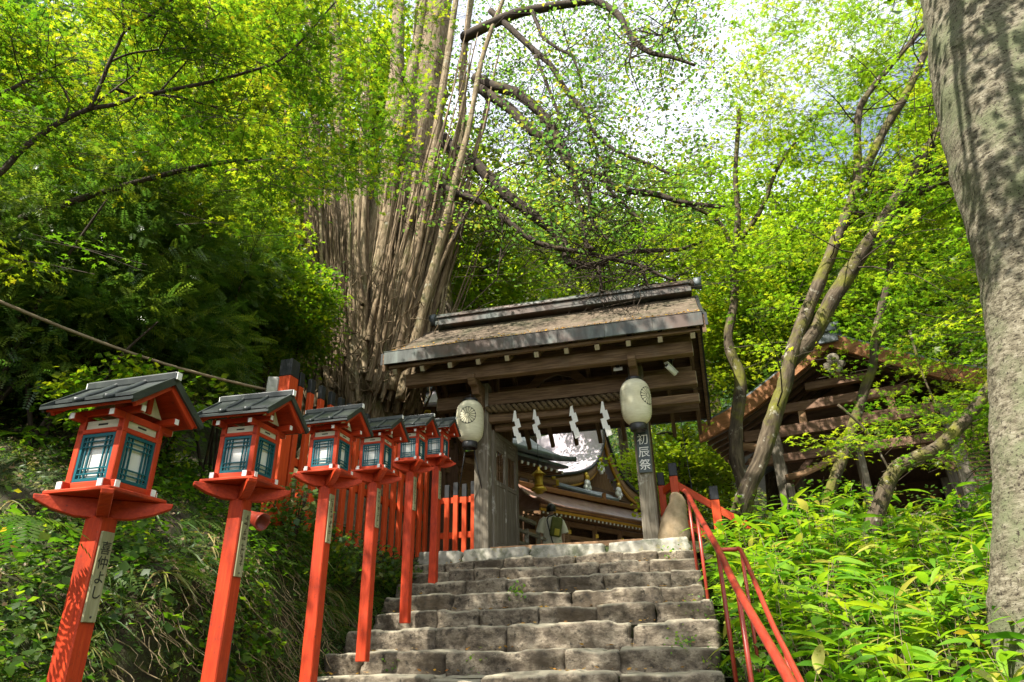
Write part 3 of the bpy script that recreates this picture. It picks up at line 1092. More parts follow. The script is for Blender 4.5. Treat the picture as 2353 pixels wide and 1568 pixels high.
# long eave beams
for nm, b_, z_, w, h, a0, a1 in (('eave_board', -.36, 4.135, .07, .05, AL + .05, AR - .05), ('eave_beam', -.08, 3.985, .15, .19, -2.34, 2.06), ('ridge_purlin', 1.15, 4.99, .14, .2, -2.4, 2.1),
                              ('rear_beam', 2.3, 3.93, .14, .16, -2.3, 2.1), ('middle_purlin', .52, 4.40, .10, .12, -2.3, 2.06), ('rear_purlin', 1.8, 4.39, .10, .12, -2.3, 2.06),
                              ('lintel', .45, 3.715, .17, .21, -2.0, 2.07), ('tie_rail', .45, 3.41, .12, .13, -2.0, 2.07), ('inner_lintel', .62, 3.30, .08, .10, -1.1, 1.1)):
    mb = gm(); mb.beam(V((a0, b_, z_)), V((a1, b_, z_)), w, h)
    o = mb.build(nm, M['wood'], gate, .006)
    if nm in ('lintel', 'tie_rail', 'eave_beam'):
        for a_ in (a0, a1):
            s_ = -1 if a_ < 0 else 1
            mb = gm(); mb.box(V((a_ + s_ * .002, b_, z_)), (.008, w - .014, h - .014)); mb.build('beam_end', M['woodlt'], o)
# posts
for a_ in (-1.247, 1.19):
    mb = gm(); mb.box(V((a_, .45, (ZB + .04 + 3.99) / 2)), (.225, .2, 3.99 - ZB - .04)); mb.build('main_post', M['woodgrey'], gate, .012, 2)
    mb = gm(); mb.box(V((a_, .45, ZB + .022)), (.29, .27, .05)); mb.build('post_base', M['slab'], gate, .01)
    mb = gm(); mb.box(V((a_, 1.95, (ZB + 4.3) / 2)), (.14, .14, 4.3 - ZB)); mb.build('rear_post', M['wood'], gate, .008)
    mb = gm(); mb.beam(V((a_, .5, 3.95)), V((a_, 2.35, 3.95)), .12, .16); mb.beam(V((a_, .45, 2.2)), V((a_, 1.95, 2.2)), .06, .10); mb.build('side_tie', M['wood'], gate, .005)
    # carved bracket arm carrying the eave beam
    prof = [(.38, 3.46), (.38, 3.90), (-.20, 3.96), (-.22, 3.88), (-.14, 3.80), (-.02, 3.80), (.04, 3.70), (.16, 3.70), (.22, 3.60)]
    mb = gm(); mb.prism([V((a_ - .06, b_, z_)) for b_, z_ in prof], V((.12, 0, 0))); mb.build('bracket_arm', M['wood'], gate, .012, 2)
    # strut and frog-leg carving above
    mb = gm(); mb.box(V((a_, 1.15, 4.42)), (.12, .12, .95)); mb.build('king_post', M['wood'], gate)
prof = [(-.55, 3.83), (-.42, 3.95), (-.25, 4.15), (-.1, 4.22), (.1, 4.22), (.25, 4.15), (.42, 3.95), (.55, 3.83), (.36, 3.83), (.2, 3.98), (0, 4.04), (-.2, 3.98), (-.36, 3.83)]
mb = gm(); mb.prism([V((x - .03, .43, z_)) for x, z_ in prof], V((0, .07, 0))); mb.build('frog_leg_strut', M['wooddk'], gate)
# threshold
mb = gm(); mb.box(V((-.03, .45, ZB + .035)), (2.2, .10, .07)); mb.build('threshold', M['shrwood'], gate, .005)


# open door leaves with lattice lights
def door(hinge, end, lab=None):
    x = (end - hinge); w = x.length; x.normalize()
    y = V((-x.y, x.x, 0))
    mb = gm()
    z0, z1 = ZB + .09, 3.27

    def bar(x0, x1, za, zb, th=.045, o=0):
        c = hinge + x * ((x0 + x1) / 2) + y * o
        mb.box(V((c.x, c.y, (za + zb) / 2)), (x1 - x0, th, zb - za), Matrix((x, y, V((0, 0, 1)))).transposed())
    s_ = .10
    bar(0, s_, z0, z1); bar(w - s_, w, z0, z1); bar(w / 2 - .05, w / 2 + .05, z0 + .1, z1 - .1)
    bar(s_, w - s_, z0, z0 + .1, .044); bar(s_, w - s_, z1 - .1, z1, .044)
    bar(s_, w / 2 - .05, z0 + .1, z0 + .95, .02); bar(w / 2 + .05, w - s_, z0 + .1, z0 + .95, .02)
    bar(s_, w / 2 - .05, z0 + 1.5, z1 - .1, .02); bar(w / 2 + .05, w - s_, z0 + 1.5, z1 - .1, .02)
    bar(s_, w / 2 - .05, z0 + .95, z0 + 1.02, .044); bar(w / 2 + .05, w - s_, z0 + .95, z0 + 1.02, .044)
    d_ = mb.build('door', M['woodgrey'], gate, .003)
    mb = gm()
    for k in range(1, 4):
        for xa, xb in ((s_, w / 2 - .05), (w / 2 + .05, w - s_)):
            xm = xa + (xb - xa) * k / 4
            bar(xm - .006, xm + .006, z0 + 1.02, z0 + 1.5, .012)
    mb.build('lattice', M['wood'], d_)


door(V((-1.13, .57, 0)), V((-1.01, 1.62, 0)))
door(V((1.11, .57, 0)), V((1.22, 1.62, 0)))

# ---------------------------------------------------------------- things on the gate
def leaf_on_roof():
    P_, N_ = [], []
    for _ in range(620):
        b_ = -.44 + abs(random.gauss(0, .28))
        if b_ > 1.0:
            continue
        a_ = random.uniform(AL, AR)
        P_.append(W(a_, b_, roof_z(b_) + .02))
        N_.append((random.gauss(0, .3) - .1, random.gauss(0, .3) - .5, 1))
    props(leaf_mesh('fallen_leaves', SH_DIAMOND, P_, N_, rng.uniform(.025, .05, len(P_)), M['leaf_fallen']), 'yellow leaves gathered along the gate eave', 'leaves', None, 'stuff')


leaf_on_roof()


def wl(v):
    return W(v[0], v[1], v[2])


# sacred rope under the lintel
rp = thing('sacred_rope', 'dark twisted straw rope strung beneath the gate lintel', 'rope', W(-.03, .33, 3.52), -GA)
for ph in (0, math.pi):
    pts = []
    for i in range(150):
        x = -1.12 + 2.24 * i / 149
        an = x * 34 + ph
        r0 = .03 + .012 * math.cos(x * 1.2)
        pts.append(V((x, r0 * math.cos(an), .045 * (x / 1.12) ** 2 - .02 + r0 * math.sin(an))))
    mb = MB(); mb.tube(pts, .032, 8); mb.build('strand', M['rope'], rp)

# zigzag paper streamers
SH = [((1183, 948), 1.0, 'leftmost of the four white zigzag paper streamers, hanging lowest by the door'),
      ((1228, 944), .95, 'white zigzag paper streamer second from the left under the rope'),
      ((1313, 934), 1.02, 'white zigzag paper streamer third from the left under the rope'),
      ((1384, 927), 1.04, 'white zigzag paper streamer nearest the right paper lantern')]
for i, ((u, v), sc_, lab) in enumerate(SH):
    p = LG(u, v, .30)
    t = thing('paper_streamer', lab, 'streamer', wl(p) , -GA + random.uniform(-.25, .25), 'white paper streamers on the gate rope')
    mb = MB()
    w, h = .085 * sc_, .145 * sc_
    x, z = -.03, 0.0
    prev = None
    for k in range(4):
        sk = .05 * sc_
        y = .008 * (k % 2) - .006 * k
        cx = (0, .035, -.005, .03)[k] + .012 * k
        q = [V((cx - w / 2 - .02, y, z - (0 if k else -.0))), V((cx + w / 2 - .03, y, z + .02)), V((cx + w / 2, y + .01, z - h + .03)), V((cx - w / 2 + .01, y + .01, z - h))]
        if k == 0:
            q = [V((-.012, y, .03)), V((.014, y, .03)), V((cx + w / 2 - .01, y + .01, z - h + .02)), V((cx - w / 2, y + .01, z - h))]
        mb.prism(q, V((0, .002, 0)))
        z -= h * .82
    mb.build('folded_paper', M['white'], t)


# paper lanterns with the sixteen-petal crest
def paper_lantern(name, p, lab, facing, h=.64, r=.215):
    t = thing(name, lab, 'paper lantern', wl(p), -GA, 'white paper lanterns hanging at the gate')
    prof = []
    n = 44
    for i in range(n + 1):
        s_ = i / n
        z = (s_ - .5) * h
        e = abs(2 * s_ - 1)
        rr = r * (1 - .40 * e ** 5 - .07 * e ** 2) * (.97 + .03 * s_)
        rr += .0032 * (1 if i % 2 else -1)
        prof.append((rr, z))

    def rad(z):
        s_ = z / h + .5
        e = abs(2 * s_ - 1)
        return r * (1 - .40 * e ** 5 - .07 * e ** 2) * (.97 + .03 * s_)
    mb = MB(); mb.lathe(prof, n=40); sh = mb.build('shade', M['lanternpaper'], t)
    for z, hh in ((-h / 2 - .045, .10), (h / 2 + .02, .05)):
        mb = MB(); mb.lathe([(0, hh / 2), (.108, hh / 2), (.118, hh / 2 - .01), (.118, -hh / 2 + .01), (.112, -hh / 2), (.09, -hh / 2), (.09, hh / 2 - .02), (0, hh / 2 - .02)], (0, 0, z), 28)
        mb.build('rim', M['dark'], t)
    mb = MB(); mb.tube([(0, 0, h / 2 + .04), (.0, .0, h / 2 + .12), (.02, .01, h / 2 + .20)], .007, 6); mb.tube([(.1, 0, h / 2), (.06, 0, h / 2 + .1), (0, 0, h / 2 + .13), (-.06, 0, h / 2 + .1), (-.1, 0, h / 2)], .005, 6)
    mb.build('hook', M['dark'], t)

    def curved(poly, lift, m_, nm, par):
        """a flat outline wrapped on to the paper, facing its own way"""
        mb_ = MB()
        for pl in poly:
            vs = []
            for x, z in pl:
                z2 = z + .045
                rr = rad(z2) + lift
                an = facing + x / r
                vs.append(V((rr * math.sin(an), -rr * math.cos(an), z2)))
            k = len(vs)
            c = sum(vs, V((0, 0, 0))) / k
            mb_.add(vs + [c + (V((c.x, c.y, 0)).normalized() * .003)], [(i, (i + 1) % k, k) for i in range(k)], 0, False)
        return mb_.build(nm, m_, par)
    Rc = .128
    ring = []
    NP = 48
    strips = []
    for i in range(NP):
        a0, a1 = 2 * math.pi * i / NP, 2 * math.pi * (i + 1) / NP
        for ra, rb in ((.03, .07), (.07, .105), (.105, Rc + .008)):
            strips.append([(ra * math.cos(a0), ra * math.sin(a0)), (rb * math.cos(a0), rb * math.sin(a0)), (rb * math.cos(a1), rb * math.sin(a1)), (ra * math.cos(a1), ra * math.sin(a1))])
    dk = curved(strips, .0016, M['ink'], 'crest', sh)
    pet = []
    for k in range(16):
        an = 2 * math.pi * k / 16
        for s0, s1, w0, w1 in ((.036, .066, .0045, .0095), (.066, .096, .0095, .0155), (.096, .112, .0155, .0175), (.112, .122, .0175, .0135), (.122, Rc, .0135, .006)):
            q = []
            for s_, w in ((s0, w0), (s1, w1)):
                q += [(s_, -w), (s_, w)] if not q else [(s_, w), (s_, -w)]
            pet.append([(x * math.cos(an) - y * math.sin(an), x * math.sin(an) + y * math.cos(an)) for x, y in q])
    curved(pet, .0036, M['lanternpaper'], 'petals', dk)
    curved([[(.026 * math.cos(2 * math.pi * i / 14), .026 * math.sin(2 * math.pi * i / 14)) for i in range(14)]], .0036, M['lanternpaper'], 'crest_centre', dk)
    return t


pL, pR = LG(1080, 970, .06), LG(1461, 925, .06)
paper_lantern('paper_lantern', pL, 'paper lantern on the left gate post, crest turned to the viewer', .12)
paper_lantern('paper_lantern', pR, 'paper lantern by the right gate post, crest turned away to its side', 1.02, .655, .222)
# feet of the left lantern's stand
mb = MB()
for da in (-.12, .1):
    mb.tube([wl(pL) + A * da * .6 + V((0, 0, -.42)), wl(pL) + A * da * 1.6 + D * .1 + V((0, 0, -1.0))], .008, 6)
props(mb.build('lantern_stay', M['dark']), 'two thin black stays under the left paper lantern', 'stay')

# sign board on the right post
sp = LG(1481, 1030, .318)
sg = thing('signboard', 'narrow dark green board with white brushed characters on right gate post', 'sign', W(1.205, .318, 2.74), -GA)
mb = MB(); mb.box((0, 0, 0), (.185, .028, .80)); bd = mb.build('board', M['signgreen'], sg, .004)
text('lettering', '月\n初\n辰\n祭', .165, M['white'], bd, (0, -.0155, -.02), (R(90), 0, 0), .0008, 1.12)

# surveillance camera under the eave
cp = LG(1542, 850, .12)
cc = thing('surveillance_camera', 'white bullet surveillance camera under the right end of the eave', 'camera', wl(cp), -GA)
q = Matrix.Rotation(R(-38), 3, 'Z') @ Matrix.Rotation(R(-28), 3, 'X')
mb = MB(); mb.tube([q @ V((0, -.10, 0)), q @ V((0, .10, 0))], .036, 16); mb.box(q @ V((0, -.01, .036)), (.075, .25, .012), q); mb.build('housing', M['plastic'], cc, .003)
mb = MB(); mb.tube([q @ V((0, -.108, 0)), q @ V((0, -.098, 0))], .026, 14); mb.build('lens', M['dark'], cc)
mb = MB(); mb.tube([q @ V((0, .05, .03)), V((.02, .06, .10)), V((.02, .05, .19))], .014, 8); mb.tube([V((.02, .05, .17)), V((.02, .05, .2))], .045, 12); mb.build('mount', M['dark'], cc)
np_ = LG(1420, 848, .05)
nb = thing('notice_plate', 'small white plate fixed under the eave beam', 'plate', wl(np_), -GA)
mb = MB(); mb.box((0, 0, 0), (.13, .012, .07), Matrix.Rotation(R(-30), 3, 'X')); mb.build('plate', M['white'], nb)
mb = MB(); mb.box((0, .03, .06), (.05, .05, .08)); mb.build('clip', M['dark'], nb)
# slack wire from the roof
w0, w1 = LG(1563, 958, 1.5), LG(1606, 1218, 1.2)
mb = MB(); mb.tube([wl(w0.lerp(w1, i / 8)) + V((0, 0, -.12 * math.sin(math.pi * i / 8))) for i in range(9)], .006, 5)
props(mb.build('hanging_wire', M['dark']), 'thin black wire hanging from the gate roof', 'wire')

# boulder
bo = thing('boulder', 'upright rounded tan boulder leaning beside the right gate post', 'boulder', W(1.50, .30, ZB), -GA)
mb = MB()
rings = [(0, .20, .17, 0), (.08, .215, .18, 0), (.2, .205, .18, .0), (.32, .17, .16, .02), (.42, .135, .13, .045), (.52, .11, .11, .065), (.6, .075, .08, .075), (.64, .03, .03, .08)]
vs, fs = [], []
for z, rx, ry, ox in rings:
    for k in range(26):
        an = 2 * math.pi * k / 26
        p = V((ox + rx * math.cos(an), ry * math.sin(an), z))
        p += V((math.cos(an), math.sin(an), 0)) * .05 * noise.fractal(p * 4 + V((5, 5, 5)), .9, 2, 4)
        vs.append(p)
for i in range(len(rings) - 1):
    for k in range(26):
        k2 = (k + 1) % 26
        fs.append((i * 26 + k, i * 26 + k2, (i + 1) * 26 + k2, (i + 1) * 26 + k))
fs.append(tuple(range((len(rings) - 1) * 26, len(rings) * 26)))
mb.add(vs, fs, 0, True)
mb.build('rock', M['boulder'], bo)


# ---------------------------------------------------------------- fences
def picket(mb, p, w, th, z0, z1, rz):
    mb.box(V((p.x, p.y, (z0 + z1) / 2)), (w, th, z1 - z0), Matrix.Rotation(rz, 3, 'Z'))


# side fence behind the lanterns
f0, f1 = px(668, 835, 7.0), px(775, 915, 7.96)
dirv = V((f1.x - f0.x, f1.y - f0.y, 0)).normalized()
rzf = math.atan2(dirv.y, dirv.x)
sf = thing('picket_fence', 'long orange picket fence with black caps running behind the lanterns', 'fence', (f0.x, f0.y, 1.9), 0)
inv = Matrix.Translation((-f0.x, -f0.y, -1.9))
SFO = (-f0.x, -f0.y, -1.9)
Lf = 3.75
npk = 17
for i in range(npk + 1):
    p = f0 + dirv * (Lf * i / npk)
    big = i == 0
    top = 3.03 if big else 3.0
    w = .155 if big else .085
    z0 = max(ground_at(p.x, p.y) - .08, 1.25)
    mb = MB(SFO); picket(mb, p, w, .15 if big else .05, z0, top - .17, rzf)
    o = mb.build('fence_post' if big else 'picket', M['orange'], sf, .004)
    mb = MB(SFO); picket(mb, p, w + .004, .154 if big else .054, top - .17, top + (.03 if big else 0), rzf)
    mb.build('cap', M['blk'], o, .006)
mb = MB(SFO)
for z_ in (2.45, 2.0):
    c0, c1 = f0 + dirv * .1, f0 + dirv * Lf
    off = V((dirv.y, -dirv.x, 0)) * -.055
    mb.beam(V((c0.x, c0.y, z_)) + off, V((c1.x, c1.y, z_ - .03)) + off, .045, .09)
mb.build('rail', M['orange'], sf)
gp = thing('concrete_post', 'short grey stone post propping the near end of the orange fence', 'post', (f0.x - .15, f0.y - .02, 1.9), 0.15)
mb = MB(); mb.box((0, 0, .40), (.12, .12, 1.1)); mb.build('shaft', M['grey'], gp, .01)

# short panel beside the left gate post
pf = thing('fence_panel', 'short orange fence panel with black caps left of the gate post', 'fence', W(-1.68, .45, ZB), -GA)
for i in range(5):
    x = -.28 + .14 * i
    tp = 1.06 if i % 2 == 0 else 1.03
    mb = MB(); mb.box((x, 0, tp / 2 - .1), (.072, .045, tp - .0)); o = mb.build('picket', M['orange'], pf, .004)
    mb = MB(); mb.box((x, 0, tp - .10 + .5 * 0), (.076, .049, .2)); mb.build('cap', M['blk'], o, .006)
for z_ in (.80, .28):
    mb = MB(); mb.box((0, .04, z_), (.70, .04, .09)); mb.build('rail', M['orange'], pf, .003)

# right-hand side railing, stepping down to the lower path
rfz = thing('side_railing', 'orange railing with black capped posts descending right of the boulder', 'railing', W(1.5, .9, ZB), 0)
RO = -rfz.location
pp = [(px(1518, 1100, 10.2), 2.50, 1.3), (px(1548, 1100, 10.0), 2.59, 1.25), (px(1641, 1140, 9.8), 2.19, .85), (px(1790, 1215, 9.4), 1.60, .4)]
for i, (p, top, z0) in enumerate(pp):
    w = .12 if i else .10
    mb = MB(RO); picket(mb, p, w, w, z0, top - .2, -GA); o = mb.build('post', M['orange'], rfz, .005)
    mb = MB(RO); picket(mb, p, w + .006, w + .006, top - .2, top, -GA); mb.build('cap', M['blk'], o, .01)
for i in range(3):
    (p0, t0, _), (p1, t1, _) = pp[i], pp[i + 1]
    for k, dz in enumerate((.30, .80)):
        mb = MB(RO); mb.beam(V((p0.x, p0.y, t0 - dz - .0)), V((p1.x, p1.y, t1 - dz)), .06, .10); mb.build('rail', M['orange'], rfz, .004)

# tubular handrail of the stairs
hr = thing('handrail', 'worn red tubular handrail down the right side of the steps', 'handrail', (1.6, 5.5, -.1), 0)
HO = -hr.location
HP = [V((2.06, 8.25, 1.80)), V((2.03, 8.0, 1.70)), V((1.80, 6.75, 1.22)), V((1.575, 5.5, .746)), V((1.44, 4.73, .40)), V((1.19, 3.33, -.117)), V((1.0, 2.35, -.50))]
sm, sr = smooth_path(HP, [.026] * len(HP), 6)
mb = MB(HO); mb.tube(sm, sr, 14); mb.build('rail', M['pipe'], hr)


def rail_post(x, y, zt, r=.017):
    zg = ground_z(*ab(V((x, y, 0)))) - .1
    mb = MB(HO); mb.tube([V((x, y, zt)), V((x, y, zg))], r, 10); mb.build('post', M['pipe'], hr)


for x, y, z_ in ((2.035, 8.02, 1.70), (1.87, 7.1, 1.36), (1.575, 5.5, .74), (1.44, 4.7, .40), (1.19, 3.33, -.12)):
    rail_post(x, y, z_ - .01)
sm2 = [V((1.575, 5.5, .735)), V((1.70, 5.5, .735)), V((1.74, 5.46, .72)), V((1.64, 4.95, .45)), V((1.52, 4.4, .17)), V((1.42, 3.9, -.06)), V((1.28, 3.2, -.38))]
a_, b_ = smooth_path(sm2, [.017] * len(sm2), 5)
mb = MB(HO); mb.tube(a_, b_, 10); mb.build('side_rail', M['pipe'], hr)
for x, y, z_ in ((1.74, 5.45, .71), (1.45, 4.05, .0)):
    rail_post(x, y, z_, .014)
# ---------------------------------------------------------------- buildings
def plane_hit(u, v, p0, nrm):
    d = ray(u, v)
    return d * (p0.dot(nrm) / d.dot(nrm))


# hall on the right -------------------------------------------------
HA = R(-29.2)
hall = thing('open_hall', 'old timber hall with orange bargeboards and curved roof behind the maples at right', 'hall', (6.1, 11.87, 1.0), HA)
HO_ = (0, 0, -1.0)


def hm():
    return MB(HO_)


prof = [(0, 5.30), (.45, 5.02), (.95, 4.72), (1.5, 4.40), (2.05, 4.13), (2.62, 3.93)]
full = [(-x, z) for x, z in reversed(prof[1:])] + prof
mb = hm()
mb.grid([[V((x, y, z + .16)) for x, z in full] for y in (-.42, 2, 4, 6.5)], 0, True, V((0, 0, -.14)))
hroof = mb.build('roof', M['bronze'], hall)
for sgn in (-1, 1):
    top = [V((sgn * x, -.44, z + .12)) for x, z in prof]
    bot = [V((sgn * x, -.44, z - .17 - .02 * x)) for x, z in reversed(prof)]
    mb = hm(); mb.prism(top + bot, V((0, .07, 0))); mb.build('bargeboard', M['barge'], hroof, .004)
    for k in range(7):
        y = -.12 + .34 * k
        mb = hm()
        for (x0, z0), (x1, z1) in zip(prof[:-1], prof[1:]):
            mb.beam(V((sgn * x0, y, z0 - .09)), V((sgn * x1, y, z1 - .09)), .07, .08)
        mb.build('rafter', M['hallwood'], hroof)
mb = hm()
mb.box((0, -.3, 5.46), (.30, .55, .16)); mb.box((0, 3, 5.56), (.46, 6.9, .07)); mb.box((0, -.50, 5.33), (.34, .06, .30))
mb.build('ridge', M['bronze'], hroof, .01)
mb = hm()
for cx, cz, r_ in ((0, 4.86, .11), (-.12, 4.74, .07), (.12, 4.74, .07), (-.07, 4.64, .06), (.07, 4.64, .06)):
    mb.tube([V((cx, -.50, cz)), V((cx, -.45, cz))], r_, 14)
mb.build('gable_pendant', M['woodgrey'], hroof, .006)
for z_, h_ in ((3.78, .22), (3.28, .16)):
    mb = hm(); mb.box((.1, 0, z_), (3.9, .18, h_)); mb.build('cross_beam', M['hallwood'], hall, .01)
mb = hm(); mb.prism([V((-2.2, 1.35, 3.6)), V((2.2, 1.35, 3.6)), V((1.5, 1.35, 4.2)), V((.9, 1.35, 4.55)), V((0, 1.35, 5.0)), V((-.9, 1.35, 4.55)), V((-1.5, 1.35, 4.2))], V((0, .05, 0))); mb.build('tympanum', M['hallwood'], hall)
for z_, w_, h_ in ((4.22, 2.3, .18), (4.58, 1.2, .14)):
    mb = hm(); mb.box((0, .02, z_), (w_, .16, h_)); mb.build('cross_beam', M['hallwood'], hall, .01)
for x in (-.75, .75, 0):
    mb = hm(); mb.box((x, .02, 4.02 if x else 4.78), (.13, .12, .30)); mb.build('strut', M['shrwood'], hall, .01)
for sgn in (-1, 1):
    mb = hm(); mb.tube([V((sgn * 1.42, -.02, 3.50)), V((sgn * 1.9, -.02, 3.62)), V((sgn * 2.15, -.02, 3.86))], [.10, .08, .06], 8); mb.build('bracket', M['shrwood'], hall)
for x in (-1.30, 1.52):
    for y in (0, 2.6, 5.2):
        mb = hm(); mb.box((x, y, 2.3), (.2, .2, 3.0)); mb.build('post', M['woodgrey'], hall, .012)
    s_ = 1 if x < 0 else -1
    mb = hm(); mb.beam(V((x + s_ * .1, 0, 2.75)), V((x + s_ * .55, 0, 3.22)), .08, .11); mb.build('brace', M['hallwood'], hall)
mb = hm(); mb.box((.1, 2.7, 1.40), (4.4, 6.2, .14)); mb.build('floor', M['woodgrey'], hall)
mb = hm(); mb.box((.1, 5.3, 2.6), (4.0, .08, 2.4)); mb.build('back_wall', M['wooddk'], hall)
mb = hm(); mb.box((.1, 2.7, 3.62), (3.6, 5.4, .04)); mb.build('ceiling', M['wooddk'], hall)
for z_ in (1.98, 1.72):
    mb = hm(); mb.box((.2, -.42, z_), (4.4, .06, .05)); mb.build('railing', M['woodgrey'], hall, .005)
for x in (-1.9, -.8, .3, 1.4, 2.3):
    mb = hm(); mb.box((x, -.42, 1.66), (.07, .07, .62)); mb.build('railing_post', M['woodgrey'], hall, .005)
mb = hm()
for k in range(15):
    mb.box((2.05, -.02, 2.34 + k * .075), (.86, .03, .028))
for x in (1.63, 2.47):
    mb.box((x, -.02, 2.86), (.04, .05, 1.16))
mb.build('slatted_shutter', M['hallwood'], hall)
mb = hm(); mb.box((1.62, -.2, 1.62), (.5, .16, .55)); mb.build('offertory_box', M['woodgrey'], hall, .01)
# small curved porch roof in front
p0, p1, p2 = px(1812, 1090, 11.6), px(1890, 1062, 11.45), px(1972, 1005, 11.3)
por = thing('porch_roof', 'small sunlit curved board roof in front of the right hall', 'roof', p1, 0)
mb = MB(-p1)
mb.grid([[p + V((.25 * k, .8 * k, .18 * k)) for k in (0, 1)] for p in (p0, p0.lerp(p1, .5) + V((0, 0, -.03)), p1, p1.lerp(p2, .5) + V((0, 0, -.02)), p2)], 0, True, V((0, 0, -.10)))
mb.build('boards', M['shrwood'], por)
mb = MB(-p1); mb.beam(p0 + V((.1, .3, -.1)), V((p0.x + .1, p0.y + .3, 1.2)), .12, .12, (0, 1, 0)); mb.beam(p2 + V((.1, .3, -.1)), V((p2.x + .1, p2.y + .3, 1.2)), .12, .12, (0, 1, 0))
mb.build('support', M['woodgrey'], por, .006)

# main shrine seen through the gate -----------------------------------
c_ = V((-.63, -.777, 0)).normalized()
r_ = V((-.777, .63, 0)).normalized()
P0 = px(1380, 1003, 24)


def sh_prof(pixs):
    out = []
    for u, v in pixs:
        h = plane_hit(u, v, P0, r_)
        out.append(((h - P0).dot(c_), h.z))
    return out


left = [(0, P0.z + .55)] + sh_prof([(1378, 1020), (1366, 1053), (1349, 1073), (1322, 1083), (1290, 1087), (1256, 1090)])
left.append((left[-1][0] + 1.0, left[-1][1] - .12))
right = [(0, P0.z + .55)] + sh_prof([(1396, 1036), (1420, 1089), (1440, 1116), (1460, 1131)])
shrine = thing('shrine_hall', 'shrine hall with sweeping pale lilac shingle roof and slatted gable seen through the gate', 'shrine', (P0.x, P0.y, 1.38), 0)
SO = V((-P0.x, -P0.y, -1.38))


def sw(s_, z, t=0.0):
    q = P0 + c_ * s_ + r_ * t
    return V((q.x, q.y, z))


left, _ = smooth_path([V((a_, b_, 0)) for a_, b_ in left], [1] * len(left), 4)
left = [(p.x, p.y) for p in left]
right, _ = smooth_path([V((a_, b_, 0)) for a_, b_ in right], [1] * len(right), 4)
right = [(p.x, p.y) for p in right]
mb = MB(SO); mb.grid([[sw(s_, z, t) for s_, z in left] for t in (-.15, 2, 4, 7)], 0, True, V((0, 0, -.06))); srf = mb.build('roof', M['lilac'], shrine)
mb = MB(SO); mb.grid([[sw(s_, z, t) for s_, z in right] for t in (-.15, 2, 4, 7)], 0, True, V((0, 0, -.06))); mb.build('roof_slope', M['lilac'], srf)
for seq in (left, right):
    for dz0, dz1, t0, m_, nm in ((0.0, -.10, -.20, 'dark', 'roof_edge'), (-.10, -.42, -.12, 'shrwood', 'bargeboard'), (-.42, -.50, -.10, 'gilt', 'gilt_trim')):
        mb = MB(SO)
        mb.grid([[sw(s_, z + dz, t0) for s_, z in seq] for dz in (dz0, dz1)], 0, True, r_ * .1)
        mb.build(nm, M[m_], srf)
mb = MB(SO)
zb = 5.35
for k in range(34):
    s_ = -2.0 + k * .115
    zt = interp(s_, [p[0] for p in reversed(right)] + [p[0] for p in left[1:]], [p[1] for p in reversed(right)] + [p[1] for p in left[1:]]) - .5
    if zt > zb:
        mb.box(sw(s_, (zb + zt) / 2, .25), (.05, .05, zt - zb))
mb.build('gable_slats', M['shrwood'], shrine)
mb = MB(SO); mb.prism([sw(s_, max(z - .45, 5.15), .32) for s_, z in reversed(right)] + [sw(s_, max(z - .45, 5.15), .32) for s_, z in left[1:-8]] + [sw(1.5, 5.1, .32), sw(-1.5, 5.1, .32)], r_ * .05); mb.build('gable_wall', M['hallwood'], shrine)
mb = MB(SO); mb.beam(sw(-2.4, 5.22, .1), sw(2.4, 5.22, .1), .2, .22); mb.build('gable_beam', M['wooddk'], shrine)
for u, v, nm in ((1370, 1078, 'gable_pendant'), (1339, 1120, 'gable_pendant'), (1411, 1136, 'gable_pendant')):
    h = plane_hit(u, v, P0, r_) - r_ * .2
    mb = MB(SO)
    for dx, dz, rr in ((0, .10, .13), (-.09, -.04, .1), (.09, -.04, .1), (0, -.16, .07)):
        q = h + c_ * dx + V((0, 0, dz))
        mb.tube([q - r_ * .04, q + r_ * .04], rr, 12)
    o = mb.build(nm, M['white'], shrine)
    q = h + V((0, 0, .30)); mb = MB(SO); mb.tube([q - r_ * .05, q + r_ * .05], .08, 12); mb.build('gilt_boss', M['gold'], o)
for u, v in ((1338, 1093), (1262, 1098)):
    h = plane_hit(u, v, P0, r_) - r_ * .16
    mb = MB(SO); mb.tube([h - r_ * .03, h + r_ * .03], .09, 12); mb.build('gilt_boss', M['gold'], shrine)
mb = MB(SO); mb.box(sw(.4, 3.2, 3.4), (4.0, 4.6, 4.0), Matrix.Rotation(math.atan2(c_.y, c_.x), 3, 'Z')); mb.build('body', M['shrwood'], shrine)

# lower copper eave in front of the gable
q0, q1 = px(1240, 1098, 20.6), px(1408, 1143, 23.2)
ed = (q1 - q0); ed.z = 0; ed.normalize()
en = V((-ed.y, ed.x, 0))
low = thing('lower_roof', 'blue grey copper roof strip below the lilac shrine roof', 'roof', V((q0.x, q0.y, 1.38)), 0)
LO_ = V((-q0.x, -q0.y, -1.38))
mb = MB(LO_)
for dz, o_, m_ in ((0, 0, 0), (-.14, -.25, 0)):
    mb.grid([[q0.lerp(q1, t) + en * (k * .5 + o_) + V((0, 0, dz + .22 * k + .25 * (t - .55) ** 2 * (1 if t > .55 else .2))) for k in (0, 1)] for t in np.linspace(-.05, 1, 10)], 0, True, V((0, 0, -.10)))
mb.build('copper_sheet', M['bronze'], low)
mb = MB(LO_); c0 = q0.lerp(q1, .5) + en * .7; mb.box(V((c0.x, c0.y, 2.8)), ((q1 - q0).length * .9, .3, 2.8), Matrix.Rotation(math.atan2(ed.y, ed.x), 3, 'Z')); mb.build('wall', M['hallwood'], low)

